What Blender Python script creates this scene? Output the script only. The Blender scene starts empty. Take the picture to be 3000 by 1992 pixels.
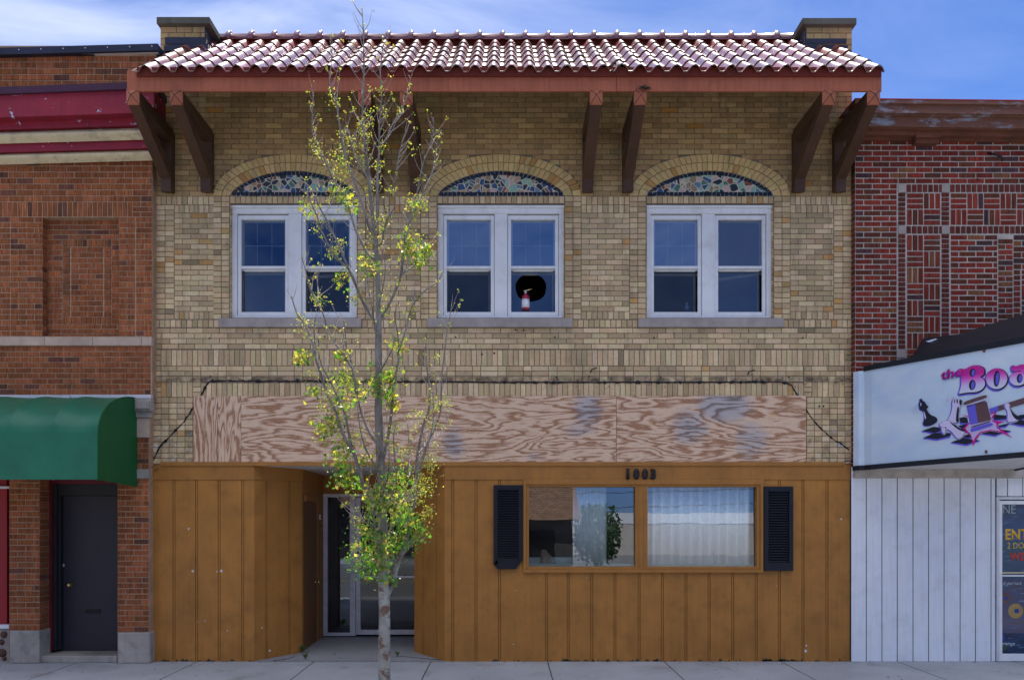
import bpy, bmesh, math, random
from mathutils import Vector, Matrix
from mathutils.geometry import tessellate_polygon
R = random.Random(7)
rad = math.radians
scene = bpy.context.scene
COL = scene.collection

# ------------------------------------------------------------------ camera
CY, CZ, F, CX0, HY = -11.7, 1.95, 2574.0, 1482.0, 1507.0
cam_d = bpy.data.cameras.new('camera'); cam = bpy.data.objects.new('camera', cam_d); COL.objects.link(cam)
cam.location = (0, CY, CZ); cam.rotation_euler = (rad(90), 0, 0)
cam_d.sensor_width = 36; cam_d.lens = F/3000*36
cam_d.shift_x = (1500-CX0)/3000; cam_d.shift_y = (HY-996)/3000
cam_d.clip_end = 3000; cam_d.clip_start = 0.05
scene.camera = cam

# ------------------------------------------------------------------ light
SUN_EL, SUN_AZ = 67.0, 6.0          # azimuth measured from +Y towards +X
sd = Vector((math.sin(rad(SUN_AZ))*math.cos(rad(SUN_EL)), math.cos(rad(SUN_AZ))*math.cos(rad(SUN_EL)), math.sin(rad(SUN_EL))))
sl = bpy.data.lights.new('sun', 'SUN'); sl.energy = 5.0; sl.angle = rad(0.5); sl.color = (1, .95, .87)
so = bpy.data.objects.new('sun', sl); COL.objects.link(so); so.rotation_euler = (-sd).to_track_quat('-Z', 'Y').to_euler()
w = bpy.data.worlds.new('World'); scene.world = w; w.use_nodes = True
nt = w.node_tree; nt.nodes.clear()
def wn(t, **k):
    n = nt.nodes.new(t)
    for a, b in k.items(): setattr(n, a, b)
    return n
wo = wn('ShaderNodeOutputWorld'); bg = wn('ShaderNodeBackground'); bg.inputs[1].default_value = 0.12
sky = wn('ShaderNodeTexSky', sky_type='NISHITA', sun_disc=False, sun_elevation=rad(SUN_EL), sun_rotation=rad(SUN_AZ),
         air_density=0.9, dust_density=0.15, ozone_density=6.0, altitude=200)
tc = wn('ShaderNodeTexCoord'); mp = wn('ShaderNodeMapping'); mp.inputs['Scale'].default_value = (1.6, 1.6, 3.4); mp.inputs['Rotation'].default_value = (.1, .35, .2)
mp.inputs['Location'].default_value = (.35, 0, .1)
cn = wn('ShaderNodeTexNoise'); cn.inputs['Scale'].default_value = 1.6; cn.inputs['Detail'].default_value = 9; cn.inputs['Roughness'].default_value = .55; cn.inputs['Distortion'].default_value = 1.1
cr = wn('ShaderNodeValToRGB'); cr.color_ramp.elements[0].position = .34; cr.color_ramp.elements[1].position = .70
cr.color_ramp.elements[0].color = (0, 0, 0, 1); cr.color_ramp.elements[1].color = (.66, .66, .66, 1)
mx = wn('ShaderNodeMixRGB'); mx.inputs[2].default_value = (4.4, 4.75, 5.8, 1)
sat = wn('ShaderNodeHueSaturation'); sat.inputs['Saturation'].default_value = 1.12
nt.links.new(tc.outputs['Generated'], mp.inputs[0]); nt.links.new(mp.outputs[0], cn.inputs['Vector'])
nt.links.new(cn.outputs['Fac'], cr.inputs[0]); sx = wn('ShaderNodeSeparateXYZ'); nt.links.new(tc.outputs['Generated'], sx.inputs[0])
xr = wn('ShaderNodeValToRGB'); xr.color_ramp.elements[0].position = .30; xr.color_ramp.elements[0].color = (1.0, 1.0, 1.0, 1); xr.color_ramp.elements[1].position = .75; xr.color_ramp.elements[1].color = (.30, .30, .30, 1)
xa_ = wn('ShaderNodeMath', operation='MULTIPLY_ADD'); xa_.inputs[1].default_value = .8; xa_.inputs[2].default_value = .5; nt.links.new(sx.outputs[0], xa_.inputs[0]); nt.links.new(xa_.outputs[0], xr.inputs[0])
cm_ = wn('ShaderNodeMath', operation='MULTIPLY'); nt.links.new(cr.outputs[0], cm_.inputs[0]); nt.links.new(xr.outputs[0], cm_.inputs[1]); nt.links.new(cm_.outputs[0], mx.inputs[0])
tnt = wn('ShaderNodeMixRGB', blend_type='MULTIPLY'); tnt.inputs[0].default_value = 1; tnt.inputs[2].default_value = (.40, .48, .64, 1)
nt.links.new(sky.outputs[0], sat.inputs['Color']); nt.links.new(sat.outputs[0], tnt.inputs[1]); nt.links.new(tnt.outputs[0], mx.inputs[1])
sz = wn('ShaderNodeSeparateXYZ'); nt.links.new(tc.outputs['Generated'], sz.inputs[0])
hr = wn('ShaderNodeValToRGB'); hr.color_ramp.elements[0].position = 0; hr.color_ramp.elements[0].color = (.50, .62, .86, 1); hr.color_ramp.elements[1].position = .34; hr.color_ramp.elements[1].color = (1, 1, 1, 1)
hm_ = wn('ShaderNodeMixRGB', blend_type='MULTIPLY'); hm_.inputs[0].default_value = 1; nt.links.new(sz.outputs[2], hr.inputs[0]); nt.links.new(mx.outputs[0], hm_.inputs[1]); nt.links.new(hr.outputs[0], hm_.inputs[2])
# unseen bright cloud added high on the street side to fill the facade
ym = wn('ShaderNodeMapRange'); ym.inputs['From Min'].default_value = .25; ym.inputs['From Max'].default_value = -.15; nt.links.new(sz.outputs[1], ym.inputs[0])
zm = wn('ShaderNodeMapRange'); zm.inputs['From Min'].default_value = .60; zm.inputs['From Max'].default_value = .76; nt.links.new(sz.outputs[2], zm.inputs[0])
nm_ = wn('ShaderNodeMapRange'); nm_.inputs['From Min'].default_value = .36; nm_.inputs['From Max'].default_value = .56; nt.links.new(cn.outputs['Fac'], nm_.inputs[0])
m1_ = wn('ShaderNodeMath', operation='MULTIPLY'); nt.links.new(ym.outputs[0], m1_.inputs[0]); nt.links.new(zm.outputs[0], m1_.inputs[1])
m2_ = wn('ShaderNodeMath', operation='MULTIPLY'); nt.links.new(m1_.outputs[0], m2_.inputs[0]); nt.links.new(nm_.outputs[0], m2_.inputs[1])
cl_ = wn('ShaderNodeMixRGB'); cl_.inputs[2].default_value = (10.5, 10.5, 10.7, 1); nt.links.new(m2_.outputs[0], cl_.inputs[0]); nt.links.new(hm_.outputs[0], cl_.inputs[1])
nt.links.new(cl_.outputs[0], bg.inputs[0]); nt.links.new(bg.outputs[0], wo.inputs[0])
scene.view_settings.view_transform = 'Standard'; scene.view_settings.look = 'None'
scene.view_settings.gamma = 1; scene.view_settings.use_curve_mapping = False
scene.view_settings.exposure = 1.03

# ------------------------------------------------------------------ helpers
def S(y=0.0): return F/(y-CY)                     # photograph pixels per metre on the plane at depth y
def X(px, y=0.0): return (px-CX0)/S(y)
def Z(py, y=0.0): return CZ+(HY-py)/S(y)
def lin(r, g, b):
    return tuple(((c/255)/12.92 if c/255 <= .04045 else ((c/255+.055)/1.055)**2.4) for c in (r, g, b))

class MB:
    def __init__(s): s.v = []; s.f = []; s.m = []; s.c = []; s.hascol = False; s.sm = []
    def face(s, pts, mi=0, col=None, smooth=False):
        i = len(s.v); s.v += [tuple(p) for p in pts]; s.f.append(tuple(range(i, i+len(pts)))); s.m.append(mi); s.sm.append(smooth)
        s.c += [col or (1, 1, 1)]*len(pts)
        if col: s.hascol = True
    def solid(s, vs, fs, mi=0, col=None, smooth=False):
        i = len(s.v); s.v += [tuple(p) for p in vs]; s.c += [col or (1, 1, 1)]*len(vs)
        if col: s.hascol = True
        for f in fs: s.f.append(tuple(i+k for k in f)); s.m.append(mi); s.sm.append(smooth)
    def box(s, x0, x1, y0, y1, z0, z1, mi=0, col=None):
        if x0 > x1: x0, x1 = x1, x0
        if y0 > y1: y0, y1 = y1, y0
        if z0 > z1: z0, z1 = z1, z0
        vs = [(x0,y0,z0),(x1,y0,z0),(x1,y1,z0),(x0,y1,z0),(x0,y0,z1),(x1,y0,z1),(x1,y1,z1),(x0,y1,z1)]
        s.solid(vs, [(0,3,2,1),(4,5,6,7),(0,1,5,4),(1,2,6,5),(2,3,7,6),(3,0,4,7)], mi, col)
        return s
    def pbox(s, px0, px1, py0, py1, yf, yb, mi=0, col=None):
        # a box whose front face (at depth yf) covers these photograph pixels
        return s.box(X(px0, yf), X(px1, yf), yf, yb, Z(py0, yf), Z(py1, yf), mi, col)
    def slab(s, px0, t0, b0, px1, t1, b1, yf, yb, mi=0, col=None):
        xa, xb = X(px0, yf), X(px1, yf); za, zb, zc, zd = Z(b0, yf), Z(b1, yf), Z(t1, yf), Z(t0, yf)
        vs = [(xa,yf,za),(xb,yf,zb),(xb,yb,zb),(xa,yb,za),(xa,yf,zd),(xb,yf,zc),(xb,yb,zc),(xa,yb,zd)]
        s.solid(vs, [(0,3,2,1),(4,5,6,7),(0,1,5,4),(1,2,6,5),(2,3,7,6),(3,0,4,7)], mi, col)
        return s
    def prism(s, poly, vec, mi=0, smooth=False):
        n = len(poly); vec = Vector(vec)
        a = [Vector(p) for p in poly]; b = [p+vec for p in a]
        s.solid(a+b, [tuple(range(n))[::-1], tuple(range(n, 2*n))]+[(i, (i+1) % n, n+(i+1) % n, n+i) for i in range(n)], mi, None, smooth)
        return s
    def tube(s, pts, rs, n=8, mi=0, cap=True, flat=1.0, col=None):
        pts = [Vector(p) for p in pts]; rings = []
        up = Vector((0.12, 1, .05)).normalized()
        base = len(s.v)
        for i, p in enumerate(pts):
            d = (pts[min(i+1, len(pts)-1)]-pts[max(i-1, 0)])
            if d.length < 1e-9: d = Vector((0, 0, 1))
            d.normalize(); a = d.cross(up)
            if a.length < 1e-4: a = d.cross(Vector((1, 0, 0)))
            a.normalize(); b = d.cross(a)
            r = rs[i] if hasattr(rs, '__len__') else rs
            for k in range(n):
                t = 2*math.pi*k/n
                s.v.append(tuple(p+a*math.cos(t)*r+b*math.sin(t)*r*flat)); s.c.append(col or (1, 1, 1))
        for i in range(len(pts)-1):
            for k in range(n):
                a0 = base+i*n+k; a1 = base+i*n+(k+1) % n
                s.f.append((a0, a0+n, a1+n, a1)); s.m.append(mi); s.sm.append(True)
        if cap:
            s.f.append(tuple(base+k for k in range(n))); s.m.append(mi); s.sm.append(False)
            s.f.append(tuple(base+(len(pts)-1)*n+k for k in range(n))[::-1]); s.m.append(mi); s.sm.append(False)
        if col: s.hascol = True
        return s
    def lathe(s, prof, o, axis='z', n=24, mi=0):
        base = len(s.v)
        for r, h in prof:
            for k in range(n):
                t = 2*math.pi*k/n; c, q = math.cos(t)*r, math.sin(t)*r
                p = {'z': (c, q, h), 'y': (c, h, q), 'x': (h, c, q)}[axis]
                s.v.append((o[0]+p[0], o[1]+p[1], o[2]+p[2])); s.c.append((1, 1, 1))
        for i in range(len(prof)-1):
            for k in range(n):
                s.f.append((base+i*n+k, base+i*n+(k+1) % n, base+(i+1)*n+(k+1) % n, base+(i+1)*n+k)); s.m.append(mi); s.sm.append(True)
        s.f.append(tuple(base+k for k in range(n))); s.m.append(mi); s.sm.append(False)
        s.f.append(tuple(base+(len(prof)-1)*n+k for k in range(n))); s.m.append(mi); s.sm.append(False)
        return s
    def build(s, name, mats, parent=None, bevel=0, recalc=True, label=None):
        me = bpy.data.meshes.new(name)
        me.from_pydata(s.v, [], s.f)
        if not isinstance(mats, (list, tuple)): mats = [mats]
        for m in mats: me.materials.append(m)
        me.polygons.foreach_set('material_index', s.m)
        me.polygons.foreach_set('use_smooth', s.sm)
        if s.hascol:
            ca = me.color_attributes.new('Col', 'FLOAT_COLOR', 'POINT')
            flat = []
            for c in s.c: flat += [c[0], c[1], c[2], 1]
            ca.data.foreach_set('color', flat)
        me.update()
        if recalc:
            bm = bmesh.new(); bm.from_mesh(me); bmesh.ops.recalc_face_normals(bm, faces=bm.faces); bm.to_mesh(me); bm.free()
        o = bpy.data.objects.new(name, me); COL.objects.link(o)
        if parent:
            o.parent = parent
            if parent.type == 'EMPTY': o.location = -parent.location
        if bevel:
            b = o.modifiers.new('bevel', 'BEVEL'); b.width = bevel; b.segments = 2; b.limit_method = 'ANGLE'; b.angle_limit = rad(50)
        if label: o['label'] = label
        return o

def thing(name, label, cat, loc=(0, 0, 0), group=None):
    o = bpy.data.objects.new(name, None); COL.objects.link(o); o.location = loc; o.empty_display_size = .2
    o['label'] = label; o['category'] = cat
    if group: o['group'] = group
    return o
def tag(o, label, cat, group=None):
    o['label'] = label; o['category'] = cat
    if group: o['group'] = group
    return o
def struct(o): o['kind'] = 'structure'; return o

# ------------------------------------------------------------------ materials
class NT:
    def __init__(s, name):
        s.m = bpy.data.materials.new(name); s.m.use_nodes = True; s.t = s.m.node_tree; s.t.nodes.clear()
        s.out = s.n('ShaderNodeOutputMaterial'); s.p = s.n('ShaderNodeBsdfPrincipled'); s.l(s.p.outputs[0], s.out.inputs[0])
        s.tc = s.n('ShaderNodeTexCoord'); s.bumpn = None
    def n(s, t, **k):
        x = s.t.nodes.new(t)
        for a, b in k.items(): setattr(x, a, b)
        return x
    def l(s, a, b): s.t.links.new(a, b)
    def val(s, x, inp):
        if hasattr(x, 'is_linked') or hasattr(x, 'links'): s.l(x, inp)
        elif isinstance(x, (tuple, list)) and inp.type == 'RGBA': inp.default_value = tuple(x)[:3]+(1,)
        else: inp.default_value = x
    def noise(s, scale=5, detail=5, rough=.55, sc=(1, 1, 1), dist=0, loc=(0, 0, 0)):
        m = s.n('ShaderNodeMapping'); m.inputs['Scale'].default_value = sc; m.inputs['Location'].default_value = loc
        s.l(s.tc.outputs['Object'], m.inputs[0]); x = s.n('ShaderNodeTexNoise')
        x.inputs['Scale'].default_value = scale; x.inputs['Detail'].default_value = detail; x.inputs['Roughness'].default_value = rough; x.inputs['Distortion'].default_value = dist
        s.l(m.outputs[0], x.inputs['Vector']); return x.outputs['Fac']
    def ramp(s, f, stops, interp='LINEAR'):
        x = s.n('ShaderNodeValToRGB'); x.color_ramp.interpolation = interp; e = x.color_ramp.elements
        while len(e) < len(stops): e.new(.5)
        for i, (p, c) in enumerate(stops):
            e[i].position = p; e[i].color = (c, c, c, 1) if isinstance(c, (int, float)) else tuple(c)+(1,)
        s.l(f, x.inputs[0]); return x.outputs[0]
    def mix(s, f, a, b, mode='MIX'):
        x = s.n('ShaderNodeMixRGB', blend_type=mode); s.val(f, x.inputs[0]); s.val(a, x.inputs[1]); s.val(b, x.inputs[2]); return x.outputs[0]
    def math(s, op, a, b=0.0, c=None):
        x = s.n('ShaderNodeMath', operation=op); s.val(a, x.inputs[0]); s.val(b, x.inputs[1])
        if c is not None: s.val(c, x.inputs[2])
        return x.outputs[0]
    def xyz(s):
        x = s.n('ShaderNodeSeparateXYZ'); s.l(s.tc.outputs['Object'], x.inputs[0]); return x.outputs
    def color(s, c): s.val(c, s.p.inputs['Base Color'])
    def rough(s, r): s.val(r, s.p.inputs['Roughness'])
    def bump(s, h, strength=.3, dist=.01):
        b = s.n('ShaderNodeBump'); b.inputs['Strength'].default_value = strength; b.inputs['Distance'].default_value = dist
        s.l(h, b.inputs['Height'])
        if s.bumpn: s.l(s.bumpn, b.inputs['Normal'])
        s.bumpn = b.outputs[0]; s.l(s.bumpn, s.p.inputs['Normal'])

def paint(name, c, rough=.5, var=.25, dirt=0.0, dirtc=(.05, .045, .04), chips=None, chipt=.72, bump=.15, grain=False, streak=0.3, spec=.3):
    t = NT(name); c2 = tuple(x*(1-var) for x in c); c3 = tuple(min(1, x*(1+var*.6)) for x in c)
    col = t.mix(t.ramp(t.noise(2.3, 6, .6), [(.3, 0), (.7, 1)]), c2, c3)
    if streak: col = t.mix(t.math('MULTIPLY', t.ramp(t.noise(4, 5, .6, (6, 6, .35)), [(.45, 0), (.8, 1)]), streak), col, tuple(x*.55 for x in c))
    if dirt: col = t.mix(t.math('MULTIPLY', t.ramp(t.noise(5, 8, .65), [(.5, 0), (.72, 1)]), dirt), col, dirtc)
    if chips:
        col = t.mix(t.ramp(t.noise(9, 5, .6, (1, 1, 1.4), .4, (3, 1, 2)), [(chipt, 0), (chipt+.015, 1)]), col, chips)
    t.color(col); t.rough(rough); t.p.inputs['Specular IOR Level'].default_value = spec
    if grain: t.bump(t.noise(30, 4, .6, (3, 3, .12)), .35, .004)
    t.bump(t.noise(90, 3, .6), bump, .002)
    return t.m

def brickmat(name, rug=False, soot=False):
    t = NT(name); a = t.n('ShaderNodeVertexColor', layer_name='Col'); col = a.outputs[0]
    big = t.ramp(t.noise(.9, 5, .6), [(.3, .82), (.7, 1.08)])
    col = t.mix(1, col, big, 'MULTIPLY')
    col = t.mix(1, col, t.ramp(t.noise(55, 5, .7), [(.25, .72), (.5, 1.0), (.78, 1.16)]), 'MULTIPLY')
    if rug:
        st = t.noise(11, 4, .8, (9, 9, .45))
        col = t.mix(1, col, t.ramp(st, [(.32, .38), (.5, 1.0), (.66, 1.9)]), 'MULTIPLY'); t.bump(st, .6, .006)
    else:
        col = t.mix(t.ramp(t.noise(22, 6, .7, (1, 1, 1), .3), [(.62, 0), (.75, .55)]), col, tuple(x*.4 for x in (.3, .27, .2)))
    # grime streaks running down
    col = t.mix(t.math('MULTIPLY', t.ramp(t.noise(2.2, 7, .65, (3, 3, .5), 0, (5, 0, 1)), [(.52, 0), (.75, 1)]), .5), col, (.07, .06, .045))
    if soot:
        z = t.xyz()[2]
        # rust and tar just around the old sign line, salt near the base
        d = t.math('ABSOLUTE', t.math('SUBTRACT', z, Z(1124)))
        near = t.ramp(d, [(.0, 1), (.035, 1), (.09, 0)])
        x = t.xyz()[0]; right = t.ramp(t.math('MULTIPLY_ADD', x, .25, .5), [(.55, 0), (.62, 1)])
        col = t.mix(t.math('MULTIPLY', t.math('MULTIPLY', near, right), t.ramp(t.noise(9, 5, .7, (1.6, 1, 1)), [(.58, 0), (.64, .9)])), col, (.26, .075, .02))
        d2 = t.math('ABSOLUTE', t.math('SUBTRACT', z, Z(1112)))
        col = t.mix(t.math('MULTIPLY', t.ramp(d2, [(0, 1), (.02, .8), (.07, 0)]), t.ramp(t.noise(7, 5, .6), [(.35, 0), (.6, .85)])), col, (.025, .025, .03))
        low = t.ramp(t.math('SUBTRACT', Z(1230), z), [(.0, 0), (.3, 1)])
        col = t.mix(t.math('MULTIPLY', low, t.ramp(t.noise(11, 7, .7), [(.56, 0), (.64, .8)])), col, (.62, .62, .63))
        col = t.mix(t.math('MULTIPLY', low, t.ramp(t.noise(6, 7, .7, (1, 1, 1), 0, (2, 2, 7)), [(.52, 0), (.66, .6)])), col, (.06, .06, .055))
        up = t.ramp(z, [(0, 0), (1, 1)])
    t.color(col); t.rough(.9); t.p.inputs['Specular IOR Level'].default_value = .25
    t.bump(t.noise(120, 4, .7), .5, .003)
    return t.m

def mortar(name, c):
    t = NT(name)
    t.color(t.mix(t.ramp(t.noise(6, 7, .65), [(.3, 0), (.7, 1)]), tuple(x*.6 for x in c), c)); t.rough(.95); t.bump(t.noise(90, 4, .7), .6, .004)
    return t.m

def glassmat(name, refl=.22, tint=(.75, .85, .95), trans=.75, rough=.0, wav=.0):
    t = NT(name); t.t.nodes.remove(t.p)
    g = t.n('ShaderNodeBsdfGlossy'); g.inputs['Roughness'].default_value = rough; g.inputs['Color'].default_value = tint+(1,)
    tr = t.n('ShaderNodeBsdfTransparent'); tr.inputs['Color'].default_value = (trans*.9, trans*.97, trans, 1)
    lw = t.n('ShaderNodeLayerWeight'); lw.inputs['Blend'].default_value = .25
    f = t.math('ADD', t.math('MULTIPLY', lw.outputs['Fresnel'], .7), refl)
    mxs = t.n('ShaderNodeMixShader'); t.l(f, mxs.inputs[0]); t.l(tr.outputs[0], mxs.inputs[1]); t.l(g.outputs[0], mxs.inputs[2])
    if wav:
        b = t.n('ShaderNodeBump'); b.inputs['Strength'].default_value = wav; b.inputs['Distance'].default_value = .01
        t.l(t.noise(2.5, 2, .5), b.inputs['Height']); t.l(b.outputs[0], g.inputs['Normal'])
    dd = t.n('ShaderNodeBsdfDiffuse'); dd.inputs['Color'].default_value = (.45, .45, .43, 1)
    m2 = t.n('ShaderNodeMixShader'); t.l(t.math('MULTIPLY', t.ramp(t.noise(3, 8, .7), [(.4, 0), (.8, 1)]), .05), m2.inputs[0])
    t.l(mxs.outputs[0], m2.inputs[1]); t.l(dd.outputs[0], m2.inputs[2]); t.l(m2.outputs[0], t.out.inputs[0])
    return t.m

M = {}
M['buff'] = brickmat('buff_brick', soot=True)
M['rug'] = brickmat('rug_brick', rug=True)
M['red'] = brickmat('red_brick', rug=True)
M['mortar_buff'] = mortar('buff_mortar', (.24, .19, .135))
M['mortar_brown'] = mortar('brown_mortar', (.50, .32, .20))
M['mortar_white'] = mortar('pale_mortar', (.55, .49, .44))
M['brown'] = paint('brown_paint', lin(172, 117, 54), .6, .20, .25, (.06, .045, .02), None, .72, .3, True, .35)
M['brown_dark'] = paint('brown_paint_plain', lin(166, 113, 53), .55, .14, .2, (.05, .035, .02))
M['fascia'] = paint('terracotta_paint', lin(166, 94, 66), .55, .18, .2, (.08, .04, .035), None, .72, .1, False, .7)
M['bracket'] = paint('bracket_paint', lin(82, 58, 44), .5, .2, .2, (.04, .03, .025))
M['bracket_end'] = paint('bracket_end_paint', lin(168, 100, 74), .55, .2, .3, (.04, .03, .025))
M['soffit'] = paint('soffit_paint', lin(92, 68, 45), .7, .2, .3, (.03, .03, .02))
M['white'] = paint('white_window_paint', lin(232, 234, 236), .45, .06, .25, (.3, .29, .26), None, .72, .05, False, .12)
M['siding'] = paint('white_siding_paint', lin(230, 233, 238), .6, .05, .18, (.32, .3, .3), None, .72, .2, True, .25)
M['groove'] = paint('groove_paint', (.03, .03, .035), .8, .2)
M['stone'] = paint('grey_stone', lin(165, 155, 150), .85, .2, .5, (.16, .15, .15), None, .72, .5)
M['stone_warm'] = paint('warm_stone', lin(190, 168, 152), .85, .22, .5, (.2, .17, .15), None, .72, .5)
M['stone_base'] = paint('base_stone', lin(165, 158, 150), .9, .3, .7, (.1, .1, .11), None, .72, .6)
M['chimcap'] = paint('chimney_cap_stone', lin(95, 95, 88), .9, .3, .6, (.05, .06, .04), None, .72, .6)
M['flash'] = paint('dark_flashing', lin(44, 48, 68), .4, .3, .2)
M['redpaint'] = paint('crimson_paint', lin(146, 40, 58), .5, .2, .25, (.06, .02, .03), lin(175, 180, 205), .655, .2, False, .3)
M['redplain'] = paint('crimson_panel_paint', lin(160, 38, 48), .5, .1)
M['maroon'] = paint('maroon_paint', lin(105, 28, 42), .5, .2, .2, (.04, .02, .02), lin(200, 200, 205), .74)
M['purple'] = paint('plum_metal', lin(74, 40, 62), .4, .2, .2)
M['cream'] = paint('cream_paint', lin(215, 200, 165), .6, .12, .6, (.18, .13, .08), (.05, .045, .04), .71, .3)
M['door_dark'] = paint('charcoal_door_paint', lin(52, 50, 62), .45, .12, .1)
M['frame_dark'] = paint('charcoal_frame_paint', lin(44, 46, 50), .5, .12, .1)
M['black'] = paint('black_shutter_plastic', lin(20, 24, 36), .42, .2, .1)
M['blackiron'] = paint('black_iron', (.012, .012, .015), .5, .2)
M['alu'] = paint('aluminium_frame', lin(208, 208, 212), .4, .08, .3, (.2, .18, .16))
M['alu'].node_tree.nodes['Principled BSDF'].inputs['Metallic'].default_value = .1
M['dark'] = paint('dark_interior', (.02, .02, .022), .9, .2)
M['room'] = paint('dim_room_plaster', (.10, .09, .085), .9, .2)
M['brass'] = paint('brass', (.75, .55, .22), .25, .1); M['brass'].node_tree.nodes['Principled BSDF'].inputs['Metallic'].default_value = .9
M['awning'] = paint('green_awning_canvas', lin(30, 106, 80), .38, .16, .3, (.02, .06, .05), None, .72, .05, False, .1)
M['awning_side'] = paint('dark_green_awning_canvas', lin(16, 96, 52), .6, .12, .1, (.01, .04, .02), None, .72, .05, False, .1)
M['curtain'] = paint('pale_curtain_cloth', (.86, .87, .86), .9, .05, 0, (.3, .3, .3), None, .72, .05, False, .1)
_c = M['curtain'].node_tree; _p = _c.nodes['Principled BSDF']; _tl = _c.nodes.new('ShaderNodeBsdfTranslucent'); _tl.inputs[0].default_value = (.8, .82, .82, 1)
M['ceil'] = paint('white_ceiling_boards', lin(215, 215, 212), .6, .08, .2, (.2, .2, .2))
M['tar'] = paint('black_sealant', (.012, .013, .018), .6, .3)
M['rustcornice'] = None
M['tarp'] = paint('black_roofing_felt', lin(30, 34, 44), .5, .3, .2, (.02, .02, .02), lin(150, 165, 190), .72, .5)
M['signtrim'] = paint('black_sign_trim', lin(26, 30, 36), .4, .3)
M['rubblestone'] = paint('field_stone', lin(110, 80, 66), .85, .35)

def rustm():
    t = NT('rusted_blue_metal')
    n1 = t.noise(2.6, 8, .68, (1, 1, 3.2), .5)
    col = t.mix(t.ramp(n1, [(.37, 0), (.47, 1)]), (.27, .29, .36), (.17, .065, .04))
    col = t.mix(t.ramp(t.noise(11, 6, .7, (1, 1, 3)), [(.5, 0), (.68, 1)]), col, (.09, .05, .035))
    t.color(col); t.rough(.7); t.bump(n1, .3, .006); return t.m
M['rustcornice'] = rustm()
M['rustbrown'] = paint('rusted_brown_metal', lin(120, 74, 58), .75, .35, .5, (.06, .04, .03))

def tilem():
    t = NT('glazed_roof_tile'); a = t.n('ShaderNodeVertexColor', layer_name='Col')
    n = t.noise(8, 6, .65)
    col = t.mix(1, a.outputs[0], t.ramp(n, [(.3, .7), (.7, 1.2)]), 'MULTIPLY')
    t.color(col); t.rough(t.ramp(t.noise(5, 5, .6), [(.3, .30), (.7, .46)]))
    t.p.inputs['Specular IOR Level'].default_value = .7; t.p.inputs['Coat Weight'].default_value = 1; t.p.inputs['Coat Roughness'].default_value = .22; t.p.inputs['Coat IOR'].default_value = 1.62
    t.bump(t.noise(60, 3, .6), .12, .002); return t.m
M['tile'] = tilem()
M['tileback'] = paint('dull_red_mortar', lin(112, 44, 36), .8, .2, .3)

def plym(name, loc, vert=False):
    t = NT(name)
    sc = (.42, 1, 2.5) if not vert else (2.6, 1, .5)
    m = t.n('ShaderNodeMapping'); m.inputs['Scale'].default_value = sc; m.inputs['Location'].default_value = loc
    t.l(t.tc.outputs['Object'], m.inputs[0])
    x = t.n('ShaderNodeTexNoise'); x.inputs['Scale'].default_value = .95; x.inputs['Detail'].default_value = 3.5; x.inputs['Roughness'].default_value = .5; x.inputs['Distortion'].default_value = .35
    t.l(m.outputs[0], x.inputs['Vector'])
    fine = t.noise(16, 4, .7, (.5, 1, 5) if not vert else (5, 1, .5))
    h = t.math('ADD', t.math('MULTIPLY', x.outputs['Fac'], 20.0), t.math('MULTIPLY', fine, 1.1))
    fr = t.math('FRACT', h)
    band = t.ramp(fr, [(.0, 1), (.10, .12), (.42, 0), (.62, .35), (.82, .95), (1, 1)])
    col = t.mix(band, lin(226, 194, 166), lin(160, 114, 82))
    col = t.mix(t.math('MULTIPLY', t.ramp(t.noise(60, 4, .7, (.12, 1, 3) if not vert else (3, 1, .12)), [(.4, 0), (.7, 1)]), .25), col, lin(150, 105, 78))
    ox, oy, oz = t.xyz(); tot = None
    for (u, v, a, b, k) in ((1330, 1300, 38, 50, .8), (1720, 1200, 45, 55, .9), (1700, 1260, 60, 30, .6), (2020, 1250, 60, 60, .8), (2120, 1190, 75, 45, 1.1), (2200, 1290, 60, 70, .7), (985, 1170, 30, 30, .6), (1560, 1340, 40, 25, .4)):
        dx = t.math('DIVIDE', t.math('SUBTRACT', ox, X(u)), a/220); dz = t.math('DIVIDE', t.math('SUBTRACT', oz, Z(v)), b/220)
        d = t.math('SUBTRACT', k*1.25, t.math('MULTIPLY', t.math('ADD', t.math('MULTIPLY', dx, dx), t.math('MULTIPLY', dz, dz)), .8)); tot = d if tot is None else t.math('MAXIMUM', tot, d)
    gm = t.math('MULTIPLY', t.ramp(t.math('ADD', tot, t.math('MULTIPLY', t.math('SUBTRACT', t.noise(7, 7, .75, (.4, 1, 3.2)), .5), 2.2)), [(.15, 0), (1.0, 1)]), .85)
    col = t.mix(gm, col, t.mix(band, lin(172, 168, 172), lin(112, 104, 104)))
    col = t.mix(t.math('MULTIPLY', t.ramp(t.noise(5, 4, .5, (1, 1, 1), 0, (9, 2, loc[0])), [(.70, 0), (.76, 1)]), .6), col, lin(205, 160, 95))
    t.color(col); t.rough(.8); t.bump(fine, .2, .002); return t.m

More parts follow.
